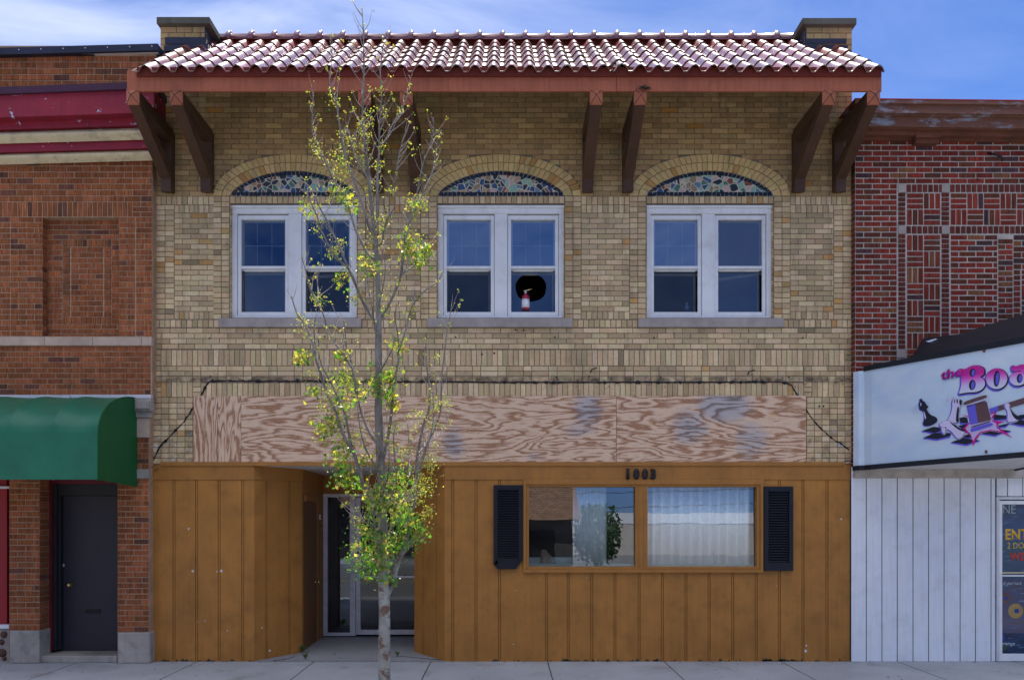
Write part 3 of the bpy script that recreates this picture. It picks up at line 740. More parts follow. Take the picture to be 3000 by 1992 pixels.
# --- roof
EY, EZ = -1.235, 7.2; PITCH = rad(35.5); RX0, RX1 = X(395, EY), X(2588, EY)
cs, sn = math.cos(PITCH), math.sin(PITCH); SL = 2.27
def RP(x, s, n): return (x, EY+s*cs-n*sn, EZ+s*sn+n*cs)
NT_ = 41; P_ = (RX1-RX0)/NT_; NC = 6; EXP = SL/NC
tm = MB()
def tprof(t): return 0.0 if t < .26 else 0.074*max(0.0, math.sin(math.pi*(t-.26)/.74))**.85
NS = 14
def tile(i, k, dn=0, ds=0, tw=0, broken=False):
    x0 = RX0+i*P_; s0 = k*EXP-.02+ds; s1 = (k+1)*EXP+.03
    g = R.uniform(.6, 1.35); col = tuple(q*g for q in lin(112, 34, 32))
    if broken: col = lin(120, 80, 60)
    lo, hi, th = [], [], .014
    for j in range(NS+1):
        t = j/NS; h = tprof(t); x = x0+t*P_*1.01
        e = R.uniform(-.012, .02) if broken else 0
        lo.append((x, s0+e, h+.026+dn+tw*(t-.5)+e*.4)); hi.append((x, s1, h+.004+dn*.3))
    a = [RP(*p) for p in lo]; b = [RP(*p) for p in hi]; c2 = [RP(p[0], p[1], p[2]-th) for p in lo]
    n = NS+1
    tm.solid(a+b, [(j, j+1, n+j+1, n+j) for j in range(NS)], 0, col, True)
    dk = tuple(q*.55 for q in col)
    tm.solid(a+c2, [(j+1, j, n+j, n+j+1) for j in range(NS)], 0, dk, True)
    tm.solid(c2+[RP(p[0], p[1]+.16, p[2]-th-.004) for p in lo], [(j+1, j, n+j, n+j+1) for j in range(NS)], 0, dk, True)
for i in range(NT_):
    for k in range(NC):
        br = (i in (26, 27) and k == 0) or (i == 26 and k == 1)
        tile(i, k, R.uniform(-.003, .004)+(.01 if br else 0), R.uniform(-.006, .006)-(.03 if i == 27 and k == 0 else 0), R.uniform(-.003, .003), br and i == 26)
tm.build('roof_tiles', M['tile'], B1, recalc=False)
# rubble where tiles broke
mb = MB()
for i in range(40):
    x = X(1800+R.gauss(12, 22), EY); s = R.uniform(.0, .30); r = R.uniform(.008, .022); o = Vector(RP(x, s, .065+R.uniform(-.01, .02)))
    vs = [o+Vector((R.uniform(-r, r)*1.5, R.uniform(-r, r), R.uniform(-r, r)*.7)) for _ in range(6)]
    mb.solid(vs, [(0, 1, 2), (0, 2, 3), (0, 3, 4), (0, 4, 5), (1, 2, 5), (3, 4, 1)])
mb.build('broken_tile_pieces', paint('broken_tile', lin(105, 80, 62), .8, .4), B1, recalc=False)
# deck, closure, back slope, rake boards
mb = MB()
def rslab(x0, x1, s0, s1, n0, n1, mi=0):
    ps = [RP(x0, s0, n0), RP(x1, s0, n0), RP(x1, s1, n0), RP(x0, s1, n0), RP(x0, s0, n1), RP(x1, s0, n1), RP(x1, s1, n1), RP(x0, s1, n1)]
    mb.solid(ps, [(0,3,2,1),(4,5,6,7),(0,1,5,4),(1,2,6,5),(2,3,7,6),(3,0,4,7)], mi)
rslab(RX0+.02, RX1-.02, .03, SL, -.05, -.004, 0)
mb.box(RX0+.02, RX1-.02, EY+.006, EY+.05, EZ-.03, EZ+.078, 1)
top = RP(0, SL, 0); 
mb.box(X(612, .6), X(2345, .6), top[1]-.01, top[1]+.05, top[2]-.02, top[2]+.075, 1)
mb.solid([(RX0+.05, top[1]+.02, top[2]-.05), (RX1-.05, top[1]+.02, top[2]-.05), (RX1-.05, top[1]+1.2, 7.9), (RX0+.05, top[1]+1.2, 7.9)], [(0, 1, 2, 3)], 1)
mb.build('roof_deck', [M['soffit'], M['tileback']], B1)
# soffit boards with rafters
mb = MB()
ps = lambda x, s, n: RP(x, s, n)
nb = 9
for i in range(nb):
    s0, s1 = .08+i*1.5/nb, .08+(i+1)*1.5/nb-.006
    rslab(RX0+.05, RX1-.05, s0, s1, -.075, -.055)
mb.build('soffit', M['soffit'], B1)
# ridge
rg = MB(); ry, rz = top[1]+.02, top[2]+.075; xr0, xr1 = X(612, .6), X(2345, .6)
def ringpts(r, x, ang0=-20, ang1=200, n=12):
    return [(x, ry-math.cos(rad(ang0+(ang1-ang0)*k/n))*r*1.15, rz+math.sin(rad(ang0+(ang1-ang0)*k/n))*r*.9) for k in range(n+1)]
nseg = 26; step = (xr1-xr0)/nseg; prev = None
prof = []
for i in range(nseg):
    x = xr0+i*step; g = R.uniform(.8, 1.1); col = tuple(q*g for q in lin(120, 48, 46))
    dz = .012*math.sin(i*.8)
    rings = [(x, .092), (x+step*.76, .096), (x+step*.82, .118), (x+step*.92, .134), (x+step*1.0, .126), (x+step*1.02, .09)]
    vs = []; 
    for (xx, r) in rings:
        for (a, b, c_) in ringpts(r, xx): 
            vs.append((a, b, c_+dz*.3))
        # small bead along the flank
    n = 13; rg.solid(vs, [(q*n+k, q*n+k+1, (q+1)*n+k+1, (q+1)*n+k) for q in range(len(rings)-1) for k in range(n-1)], 0, col, True)
    rg.lathe([(.0, 0), (.012, .004), (.018, .016), (.012, .03), (.002, .036)], (x+step*.93, ry, rz+.112), 'z', 10)
    rg.tube([(x+.01, ry-.09, rz+.0), (x+step*.8, ry-.095, rz+.0)], .02, 6, 0, True, 1, col)
    rg.lathe([(.006, -.012), (.026, .0), (.03, .018), (.02, .04), (.004, .05)], (x+step*.93, ry-.10, rz-.005), 'z', 10)
rg.hascol = True; rg.c = [q if q != (1, 1, 1) else lin(120, 48, 46) for q in rg.c]
rg.build('ridge_tiles', M['tile'], B1, recalc=False)

# fascia
mb = MB(); FY = -1.2
mb.box(X(372, FY), X(1806.5, FY), FY, FY+.035, Z(268, FY), Z(207, FY)); mb.box(X(1807.5, FY), X(2583, FY), FY, FY+.035, Z(268, FY), Z(207, FY))
fa = mb.build('fascia_board', M['fascia'], B1, bevel=.004)
mb = MB()
for xs_ in (X(372, FY), X(2583, FY)-.03):
    prof = [(xs_, FY+.036, Z(268, FY)), (xs_, FY+.036, Z(207, FY)), (xs_, .14, Z(207, FY)+1.3*.713), (xs_, .14, Z(207, FY)+1.3*.713-.2)]
    mb.prism(prof, (.03, 0, 0))
mb.build('rake_board', M['bracket'], B1)

# brackets
BX = [486, 602, 1122, 1216, 1723, 1841, 2344, 2464]
for i, pxc in enumerate(BX):
    xc = (pxc-CX0)/S(-.16)
    if i == 2: xc = X(1067, -1.2)
    hw = .073; m = MB()
    m.box(xc-hw, xc+hw, -1.17, -.10, 6.865, 7.02)                       # beam
    m.box(xc-hw+.01, xc+hw-.01, -.105, -.004, 6.22, 7.0)                # wall post
    st = [(xc-hw+.006, -1.165, 6.867), (xc-hw+.006, -.93, 6.867), (xc-hw+.006, -.10, 6.52), (xc-hw+.006, -.10, 6.19), (xc-hw+.006, -.165, 6.19), (xc-hw+.006, -.165, 6.35)]
    m.prism(st, (2*hw-.012, 0, 0))
    bo = m.build('bracket', M['bracket'], B1, bevel=.004)
    e = MB(); y0, y1 = -1.172, -1.215; z0, z1 = 6.85, 7.035; hh = hw+.004; zc = (z0+z1)/2
    A = [(xc-hh, y0, z0), (xc+hh, y0, z0), (xc+hh, y0, z1), (xc-hh, y0, z1)]; a2 = [(p[0], y0-.012, p[2]) for p in A]; ap = (xc, y1-.035, zc)
    e.solid(A+a2+[ap], [(0,1,5,4),(1,2,6,5),(2,3,7,6),(3,0,4,7),(4,5,8),(5,6,8),(6,7,8),(7,4,8)])
    for p in a2: e.tube([p, ap], .0035, 5, 1)
    e.build('bracket_end', [M['bracket_end'], M['blackiron']], bo)
# old nest caught on one bracket
mb = MB()
for i in range(60):
    a = R.uniform(0, 6.3); o = Vector((X(1888, -1.22)+R.gauss(0, .03), -1.235+R.gauss(0, .01), Z(258, -1.22)+R.gauss(0, .010)))
    mb.tube([o, o+Vector((math.cos(a)*.05, R.uniform(-.02, .01), math.sin(a)*.02-.008))], .0025, 4)
tag(mb.build('bird_nest', paint('dry_nest_twigs', lin(60, 55, 45), .9, .3)), 'scrap of dark dry nest on a roof bracket right of centre', 'nest')

# chimney piers
def chim(b0, b1, c0, c1, ct, cb):
    y = .15; W = Wall(y, buffc); W.run(b0, cb-2, b1, 150, 17.2, 47, 0)
    x0, x1 = X(b0, y), X(b1, y)
    W.mb.box(x0+.002, x1-.002, y+.001, y+.62, 7.8, Z(cb-2, y), 1)
    side = 1 if b0 < 1000 else -1; xs_ = x1 if side > 0 else x0
    h_ = (Z(cb, y)-8.1)/6
    for r in range(7):
        for q in range(3):
            col = buffc(); a, bb = y+.01+q*.2, y+.2+q*.2
            if side > 0: W.mb.box(x1-.01, x1+.006, a, bb, 8.1+(r-1)*h_+.005, 8.1+r*h_-.004, 0, col)
            else: W.mb.box(x0-.006, x0+.01, a, bb, 8.1+(r-1)*h_+.005, 8.1+r*h_-.004, 0, col)
    o = W.mb.build('parapet_pier', [M['buff'], M['mortar_buff']], B1, recalc=False)
    m = MB(); m.box(X(c0, y-.06), X(c1, y-.06), y-.06, y+.72, Z(cb-12, y-.06), Z(ct, y-.06)); 
    m.solid([(X(c0, y-.06)+.01, y-.05, Z(cb-12, y-.06)), (X(c1, y-.06)-.01, y-.05, Z(cb-12, y-.06)), (X(c1, y-.06)-.01, y+.7, Z(cb-12, y-.06)), (X(c0, y-.06)+.01, y+.7, Z(cb-12, y-.06)),
             (x0-.004, y-.004, Z(cb-1, y)), (x1+.004, y-.004, Z(cb-1, y)), (x1+.004, y+.66, Z(cb-1, y)), (x0-.004, y+.66, Z(cb-1, y))], [(0,1,5,4),(1,2,6,5),(2,3,7,6),(3,0,4,7),(4,5,6,7)])
    m.build('cap_stone', M['chimcap'], o, bevel=.008)
    m = MB()
    if side > 0: m.box(x0+.07, x1+.012, y-.02, y-.008, Z(132, y), Z(112, y)); m.box(x1+.008, x1+.016, y-.02, y+.62, Z(134, y), Z(82, y)); m.slab(b0+10, 134, 150, b1+8, 128, 150, y-.10, y-.02)
    else: m.box(x0-.012, x1-.08, y-.02, y-.008, Z(130, y), Z(116, y)); m.box(x0-.016, x0-.008, y-.02, y+.62, Z(134, y), Z(86, y)); m.slab(b0-8, 128, 150, b1-12, 134, 150, y-.10, y-.02)
    m.build('flashing', M['flash'], o)
chim(470, 601, 458, 614, 50, 82)
chim(2361, 2496, 2351, 2510, 53, 84)

# --- shopfront
def grooved(mb, p0, p1, z0, z1, gs, gw=.036, gd=.018, th=.03):
    """board panel from plan point p0 to p1; gs = groove centres as fractions along it"""
    p0, p1 = Vector((p0[0], p0[1])), Vector((p1[0], p1[1])); d = p1-p0; L = d.length; d.normalize(); n = Vector((d.y, -d.x))
    pts = [(0, 0)]
    for g in sorted(gs):
        a = g*L
        if a-gw/2 < .005 or a+gw/2 > L-.005: continue
        pts += [(a-gw/2, 0), (a-gw/2+.002, -gd), (a-gw/2+.008, -gd), (a-gw/2+.009, -gd*.25), (a+gw/2-.009, -gd*.25), (a+gw/2-.008, -gd), (a+gw/2-.002, -gd), (a+gw/2, 0)]
    pts += [(L, 0)]
    w_ = [p0+d*a+n*b for a, b in pts]
    for i in range(len(w_)-1):
        a, b = w_[i], w_[i+1]; mb.face([(a.x, a.y, z0), (b.x, b.y, z0), (b.x, b.y, z1), (a.x, a.y, z1)], 0)
    b0, b1 = p0-n*th, p1-n*th
    mb.face([(b0.x, b0.y, z0), (b0.x, b0.y, z1), (b1.x, b1.y, z1), (b1.x, b1.y, z0)])
    for a, b in ((w_[0], b0), (w_[-1], b1)): mb.face([(a.x, a.y, z0), (a.x, a.y, z1), (b.x, b.y, z1), (b.x, b.y, z0)])
    mb.face([(w_[0].x, w_[0].y, z1), (w_[-1].x, w_[-1].y, z1), (b1.x, b1.y, z1), (b0.x, b0.y, z1)])
SF = MB(); yS = -.02; yh = Z(1405, yS)
x = lambda u: X(u, yS)
def gl(us, a, b): return [(u-a)/(b-a) for u in us]
grooved(SF, (x(447), yS), (x(745), yS), .0, yh, gl([510, 576, 642, 711], 447, 745))
# chamfers
LC = (x(745), yS); LB = (X(885, .70), .70); RF = (x(1303), yS); RB = (X(1214, .72), .72)
grooved(SF, LC, LB, .0, yh+.01, [.24, .26+.46])
grooved(SF, RB, RF, .0, yh+.01, [.30, .74])
grooved(SF, RF, (x(1533), yS), .0, yh, gl([1326.5, 1394.5, 1463.5], 1303, 1533))
grooved(SF, (x(1533), yS+.001), (x(2235), yS+.001), .0, Z(1675, yS), gl([1601.5-68, 1601.5, 1664.5, 1733.5, 1801.5, 1872.5, 1940.5, 2009.5, 2077.5, 2146.5, 2215.5], 1533, 2235))
grooved(SF, (x(2235), yS), (x(2490), yS), .0, yh, gl([2283.5, 2352.5, 2423], 2235, 2490))
SF.build('board_siding', M['brown'], B1, recalc=False)
# plain side walls of the entry, header, lintels
mb = MB(); zt_ = Z(1366, yS)
ED = 2.14; xl, xr = LB[0], RB[0]
def wallq(a, b, z0, z1, th=.05):
    a, b = Vector(a), Vector(b); d = (b-a).normalized(); n = Vector((d.y, -d.x)); mb.prism([(a.x, a.y, z0), (b.x, b.y, z0), (b.x-n.x*th, b.y-n.y*th, z0), (a.x-n.x*th, a.y-n.y*th, z0)], (0, 0, z1-z0))
zc_ = Z(1391, ED)
wallq(LB, (xl-.0, .80), 0, 2.62); wallq((xl, .81), (xl, 1.72), 2.16, 2.62); wallq((xl, 1.725), (xl, ED), 0, 2.62)
mb.prism([(xl+.001, .80, 2.14), (xl+.035, .80, 2.14), (xl+.035, 1.75, 2.14), (xl+.001, 1.75, 2.14)], (0, 0, .09))
mb.box(xr+.003, xr+.05, RB[1], ED, 0, 2.62)
mb.box(xl-.05, xr+.05, ED, ED+.05, Z(1446, ED), 2.62)
mb.build('entry_wall', M['brown_dark'], B1, bevel=.003)
mb = MB()
def hdr(p0, p1, z0, z1, pr=.012):
    p0, p1 = Vector(p0), Vector(p1); d = (p1-p0).normalized(); n = Vector((d.y, -d.x))
    mb.prism([(p0.x+n.x*pr, p0.y+n.y*pr, z0), (p1.x+n.x*pr, p1.y+n.y*pr, z0), (p1.x-n.x*.03, p1.y-n.y*.03, z0), (p0.x-n.x*.03, p0.y-n.y*.03, z0)], (0, 0, z1-z0))
z0h, z1h = Z(1405, yS), Z(1364, yS)+.02
hdr((x(447), yS), (x(745), yS), z0h, z1h); hdr(LC, LB, z0h, z1h-.002); hdr(RB, RF, z0h, z1h-.002); hdr(RF, (x(2493), yS), z0h, z1h)
hdr((xl, .705), (xl, ED), zc_-.12, 2.621, .01)
mb.box(x(472), x(2470), yS-.03, .0, Z(1364.5, yS), Z(1353, yS))
mb.build('header_board', M['brown_dark'], B1, bevel=.004)
# masonry soffit of the opening (white boards) and the floor
mb = MB()
nbd = 9
for i in range(nbd):
    a = .0+(ED+.04)*i/nbd; b = (ED+.04)*(i+1)/nbd-.006
    mb.solid([(xl-.5, a, 2.60-(a/ED)*.03), (xr+.5, a, 2.60-(a/ED)*.03), (xr+.5, b, 2.60-(b/ED)*.03), (xl-.5, b, 2.60-(b/ED)*.03), (xl-.5, a, 2.64), (xr+.5, a, 2.64), (xr+.5, b, 2.64), (xl-.5, b, 2.64)],
             [(0,3,2,1),(4,5,6,7),(0,1,5,4),(1,2,6,5),(2,3,7,6),(3,0,4,7)])
mb.build('entry_ceiling', M['ceil'], B1)
mb = MB(); mb.face([(x(742), -.03, .004), (x(1306), -.03, .004), (xr+.03, .72, .012), (xr+.03, ED+.1, .03), (xl-.06, ED+.1, .03), (xl-.03, .72, .012)]); mb.build('entry_floor', M['floor'], B1)
mb = MB()
cr_ = [(x(800), -.02), (x(830), .12), (x(845), .3), (X(862, .5), .5), (X(870, .62), .62)]
mb.tube([(a, b, .008) for a, b in cr_], .006, 5, 0, True, .3); mb.build('floor_crack', M['tar'], B1); mb = MB(); cr_ = [(x(1290), .05), (X(1230, .2), .2), (X(1180, .35), .35), (X(1160, .3), .3)]
mb.tube([(a, b, .008) for a, b in cr_], .006, 5, 0, True, .3); mb.build('floor_crack', M['tar'], B1)

# entry door with side light
y = ED-.01; fm = MB(); U = lambda u: X(u, y); V = lambda v: Z(v, y)
dl, dr = U(948), xr-.002
zt2, zb2 = V(1446), V(1861)
for (a, b, c_, d_) in ((dl, dl+.065, zb2, zt2), (U(1026), U(1043)+.0, zb2, zt2), (dr-.05, dr, zb2, zt2), (dl+.065, U(1026), V(1456), zt2), (U(1043), dr-.05, V(1456), zt2), (dl+.065, U(1026), zb2, V(1852))):
    fm.box(a, b, y-.04, y+.04, c_, d_)
df = fm.build('door_frame', M['alu'], B1, bevel=.004)
dm = MB(); a, b = U(1043)+.006, dr-.056; y2 = y-.012
for q in ((a, a+.07, zb2+.02, V(1458)), (b-.06, b, zb2+.02, V(1458)), (a+.07, b-.06, zb2+.02, V(1843)), (a+.07, b-.06, V(1466), V(1458))): dm.box(q[0], q[1], y2-.02, y2+.02, q[2], q[3])
dd = dm.build('entrance_door', M['alu'], B1, bevel=.003)
g = MB(); g.face([(a+.07, y2, V(1843)), (b-.06, y2, V(1843)), (b-.06, y2, V(1466)), (a+.07, y2, V(1466))]); g.build('pane', M['glass_door'], dd)
g = MB(); g.face([(dl+.065, y, V(1852)), (U(1026), y, V(1852)), (U(1026), y, V(1456)), (dl+.065, y, V(1456))]); g.build('pane', M['glass_clear'], df)
g = MB(); g.box(a+.05, b-.005, y2-.06, y2-.045, V(1691), V(1685)); g.box(a+.05, a+.07, y2-.05, y2-.02, V(1696), V(1680)); g.build('push_bar', M['white'], dd)
g = MB(); g.box(U(1036), U(1052), y2-.05, y2-.021, V(1677), V(1636)); g.build('pull_handle', M['alu'], dd, bevel=.004)
g = MB(); g.lathe([(.018, 0), (.018, -.02)], (a+.035, y2-.021, V(1618)), 'y', 14); g.build('lock', M['blackiron'], dd)
g = MB(); g.box(xl-.1, xr+.4, 3.6, 3.62, -.1, 2.6); g.box(xl-.1, xl-.08, ED+.06, 3.6, -.1, 2.6); g.box(xr+.4, xr+.42, ED+.06, 3.6, -.1, 2.6); g.box(xl-.1, xr+.4, ED+.06, 3.62, .0, .02); g.build('hall_wall', M['room'], B1)
# side door in the left wall of the entry
sm = MB(); sm.box(xl-.045, xl-.01, .815, 1.715, .02, 2.155)
sdoor = sm.build('side_door', paint('dark_brown_door', lin(125, 80, 38), .5, .15), B1, bevel=.003)
MB().lathe([(.03, 0), (.012, .012), (.012, .03), (.028, .045), (.03, .06), (.015, .072)], (xl-.011, 1.60, .93), 'x', 16).build('door_knob', M['brass'], sdoor)
db = MB(); db.box(xl+.001, xl+.014, 1.84, 1.90, Z(1522, 1.87), Z(1507, 1.87)); dbo = db.build('doorbell', M['white'], B1, bevel=.003)
MB().lathe([(.012, 0), (.010, .008)], (xl+.0145, 1.87, (Z(1522, 1.87)+Z(1507, 1.87))/2), 'x', 12).build('button', M['blackiron'], dbo)
db = MB(); db.lathe([(.02, 0), (.018, .012)], (xl+.001, 1.88, Z(1540, 1.88)), 'x', 12); db.build('wall_plug', M['blackiron'], B1)

# shop window
sw = MB(); Y1 = yS
def sb(u0, u1, v0, v1, yf, yb): sw.box(X(u0, yS), X(u1, yS), yf, yb, Z(v1, yS), Z(v0, yS))
sb(1533, 2235, 1404, 1419, yS-.03, yS+.02); sb(1533, 2235, 1667, 1676.5, yS-.035, yS+.02); sb(1533, 1542, 1419, 1667, yS-.03, yS+.02); sb(2226, 2235, 1419, 1667, yS-.03, yS+.02)
sb(1542, 1549.5, 1419, 1667, yS-.012, .09); sb(2217, 2226, 1419, 1667, yS-.012, .09); sb(1549.5, 2217, 1419, 1426, yS-.012, .09); sb(1549.5, 2217, 1659, 1667, yS-.012, .09)
sb(1861, 1897, 1426, 1659, yS-.012, .09); sb(1869, 1873, 1426, 1659, yS-.020, yS-.01); sb(1885, 1889, 1426, 1659, yS-.020, yS-.01)
swo = sw.build('shop_window', M['brown_dark'], B1, bevel=.003)
for (a, b) in ((1549.5, 1861), (1897, 2217)):
    g = MB(); za, zb_ = Z(1659, yS), Z(1426, yS); tl = .0115*(zb_-za)
    g.face([(X(a, yS), .045, za), (X(b, yS), .045, za), (X(b, yS), .045+tl, zb_), (X(a, yS), .045+tl, zb_)]); g.build('pane', M['glass_shop'], swo)
# room behind the shop window
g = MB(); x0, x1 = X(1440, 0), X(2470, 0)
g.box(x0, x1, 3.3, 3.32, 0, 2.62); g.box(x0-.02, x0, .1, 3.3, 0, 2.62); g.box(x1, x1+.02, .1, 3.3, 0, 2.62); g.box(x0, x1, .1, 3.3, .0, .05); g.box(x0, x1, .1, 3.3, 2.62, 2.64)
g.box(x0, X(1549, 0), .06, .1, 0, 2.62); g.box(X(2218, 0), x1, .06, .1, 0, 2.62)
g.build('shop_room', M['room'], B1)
mb = MB(); mb.box(X(1550, .1), X(1862, .1), .10, .45, Z(1658, .1)-.05, Z(1652, .1)); mb.box(X(1900, .1), X(2216, .1), .10, .45, Z(1658, .1)-.05, Z(1656, .1)); mb.build('display_shelf', paint('pale_green_board', lin(196, 214, 200), .5, .1), B1)
mb = MB(); mb.box(X(1550, .3), X(1690, .3), .30, .32, Z(1665, .3), Z(1632, .3)); mb.build('low_panel', paint('pale_panel', lin(205, 220, 210), .5, .1), B1)
def curtain(name, label, u0, u1, v0, v1, y, seed, amp=.018, wl=.085, flat=False):
    rr_ = random.Random(seed); m = MB(); n = int((u1-u0)*1.2); xs = [X(u0+(u1-u0)*i/n, y) for i in range(n+1)]
    ph = 0; off = []
    for i in range(n+1):
        ph += 2*math.pi*(xs[1]-xs[0])/(wl*rr_.uniform(.6, 1.5)); off.append(amp*math.sin(ph)+rr_.uniform(-.002, .002))
    zt__, zb__ = Z(v0, y), Z(v1, y)
    vs = [(xs[i], y+off[i]*.7, zt__) for i in range(n+1)]+[(xs[i]+off[i]*.15, y+off[i], zb__) for i in range(n+1)]
    k = n+1; m.solid(vs, [(i, i+1, k+i+1, k+i) for i in range(n)], 0, None, True)
    o = tag(m.build(name, M['curtain'], None, recalc=False), label, 'curtain'); s_ = o.modifiers.new('thickness', 'SOLIDIFY'); s_.thickness = .003
curtain('curtain', 'narrow pale curtain hanging inside the left pane of the shop window', 1678, 1776, 1415, 1650, .14, 3)
curtain('curtain', 'wide pale pleated curtain filling the right pane of the shop window', 1893, 2196, 1415, 1654, .14, 5, .045, .13)
# cloth heap in the shop window
mb = MB(); rr_ = random.Random(4); gx, gz = X(1605, .2), Z(1650, .2)
N = 14
for lv in range(6):
    pass
vs = []; fs = []
for lv in range(7):
    t = lv/6
    for k in range(N):
        a = 2*math.pi*k/N; r = (.11-.085*t)*(1+.25*math.sin(3*a+lv)+rr_.uniform(-.08, .08)); vs.append((gx+math.cos(a)*r+.05*t*(-1), .2+math.sin(a)*r*.5, gz+.19*t))
for lv in range(6):
    for k in range(N): fs.append((lv*N+k, lv*N+(k+1) % N, (lv+1)*N+(k+1) % N, (lv+1)*N+k))
fs.append(tuple(6*N+k for k in range(N))); mb.solid(vs, fs, 0, None, True)
tag(mb.build('draped_cloth', paint('brown_and_white_cloth', lin(150, 120, 95), .9, .4, .8, (.6, .6, .58))), 'small brown and white cloth heap at the left bottom of the shop window', 'cloth')

# shutters
def shutter(u0, u1, v0, v1, broken, lab):
    m = MB(); y0 = yS-.003; y1 = yS-.045
    Xs = lambda u: X(u, yS); Zs = lambda v: Z(v, yS)
    m.box(Xs(u0), Xs(u0+12), y1, y0, Zs(v1-(14 if broken else 24)), Zs(v0)); m.box(Xs(u1-12), Xs(u1), y1, y0, Zs(v1-(26 if broken else 24)), Zs(v0))
    m.box(Xs(u0+12), Xs(u1-12), y1, y0, Zs(v0+14), Zs(v0))
    if broken:
        m.prism([(Xs(u0), y1, Zs(v1-14)), (Xs(u0+12), y1, Zs(v1)), (Xs(u1-20), y1, Zs(v1)), (Xs(u1-1), y1, Zs(v1-26)), (Xs(u1-12), y1, Zs(v1-30)), (Xs(u0+12), y1, Zs(v1-30))], (0, .04, 0))
    else:
        m.box(Xs(u0), Xs(u1), y1, y0, Zs(v1), Zs(v1-24))
    m.box(Xs(u0+12), Xs(u1-12), y0-.006, y0, Zs(v1-24), Zs(v0+14))
    n = 27; va, vb = v0+16, v1-(32 if broken else 26)
    for i in range(n):
        v = va+(vb-va)*(i+.5)/n; h = (vb-va)/n/S(yS)*.5; z = Zs(v)
        m.solid([(Xs(u0+12), y1+.006, z-h*.9), (Xs(u1-12), y1+.006, z-h*.9), (Xs(u1-12), y0-.008, z+h*.95), (Xs(u0+12), y0-.008, z+h*.95), (Xs(u0+12), y1+.012, z-h*1.0), (Xs(u1-12), y1+.012, z-h*1.0), (Xs(u1-12), y0-.006, z+h*.6), (Xs(u0+12), y0-.006, z+h*.6)],
                [(0,1,2,3),(7,6,5,4),(0,4,5,1),(0,3,7,4),(1,5,6,2)])
    o = m.build('shutter', M['black'], B1, bevel=.002, label=lab)
shutter(1446, 1531, 1421, 1666, True, 'black louvred shutter with a broken bottom corner')
shutter(2236.5, 2321, 1425, 1671, False, 'black louvred shutter, whole')

# writing helpers
def text_obj(txt, name, mats, parent, px, py, y, h, wscale=1.0, offset=0.0, extrude=.004, shear=0, fn=None, spacing=1.0):
    cu = bpy.data.curves.new(name, 'FONT'); cu.body = txt; cu.size = 1; cu.offset = offset; cu.extrude = 0; cu.shear = shear; cu.resolution_u = 4; cu.space_character = spacing
    ob = bpy.data.objects.new(name, cu); COL.objects.link(ob); dg = bpy.context.evaluated_depsgraph_get(); dg.update()
    me = bpy.data.meshes.new_from_object(ob.evaluated_get(dg)); bpy.data.objects.remove(ob); bpy.data.curves.remove(cu)
    xs = [v.co.x for v in me.vertices]; ys = [v.co.y for v in me.vertices]; sc = h/(max(ys)-min(ys)); mx_, my_ = min(xs), min(ys)
    bm = bmesh.new(); bm.from_mesh(me); r = bmesh.ops.extrude_face_region(bm, geom=bm.faces[:])
    for v in [e for e in r['geom'] if isinstance(e, bmesh.types.BMVert)]: v.co.z += extrude/sc
    for v in bm.verts:
        u_, v_, n_ = (v.co.x-mx_)*sc*wscale, (v.co.y-my_)*sc, v.co.z*sc
        v.co = fn(u_, v_, n_) if fn else Vector((X(px, y)+u_, y-n_, Z(py, y)+v_))
    bmesh.ops.recalc_face_normals(bm, faces=bm.faces); bm.to_mesh(me); bm.free()
    me.materials.clear(); me.materials.append(mats); o = bpy.data.objects.new(name, me); COL.objects.link(o); o.parent = parent
    if parent and parent.type == 'EMPTY': o.location = -parent.location
    return o
numm = paint('black_numeral_paint', lin(26, 28, 34), .4, .3)
for ch, u0 in (('1', 1835), ('0', 1855), ('0', 1880), ('3', 1905)):
    text_obj(ch, 'house_number', numm, B1, u0, 1404, yS-.033, .142, .88 if ch != '1' else .95, .07 if ch in '13' else .058, .014)

# weathering scraps of bare wood at the foot of the siding
mb = MB()
for i in range(130):
    u = R.choice([R.uniform(1650, 1990), R.uniform(2210, 2330), R.uniform(460, 900), R.uniform(1400, 2480)]); 
    if 745 < u < 1303: continue
    w_, h_ = R.uniform(3, 14), R.uniform(1, 7)
    x0 = x(u); z0 = .002; pts = [(x0, yS-.0025, z0)]
    for k in range(5): pts.append((x0+w_/220*(k+.5)/5, yS-.0025, z0+h_/220*R.uniform(.4, 1.6)))
    pts.append((x0+w_/220, yS-.0025, z0)); mb.face(pts)
mb.build('peeled_paint', paint('bare_mossy_wood', lin(74, 76, 62), .9, .4), B1, recalc=False)
mb = MB()
for (u, v, r) in ((553, 1548, 3.5), (565, 1672, 4), (636, 1673, 2.5), (649, 1672, 4), (601, 1818, 2), (580, 1820, 1.6), (666, 1846, 2), (2464, 1520, 3), (2360, 1905, 5), (2362, 1890, 3), (1511, 1729, 1.5), (1505, 1886, 2), (790, 1905, 3), (768, 1838, 2), (1718, 1690, 1.5), (2275, 1715, 1.5)):
    n = 7; mb.face([(x(u+r*math.cos(6.28*k/n)*R.uniform(.6, 1.1)), yS-.003, Z(v+r*1.1*math.sin(6.28*k/n)*R.uniform(.6, 1.2), yS)) for k in range(n)])
mb.build('paint_chips', paint('pale_primer', lin(205, 200, 205), .7, .2), B1, recalc=False)

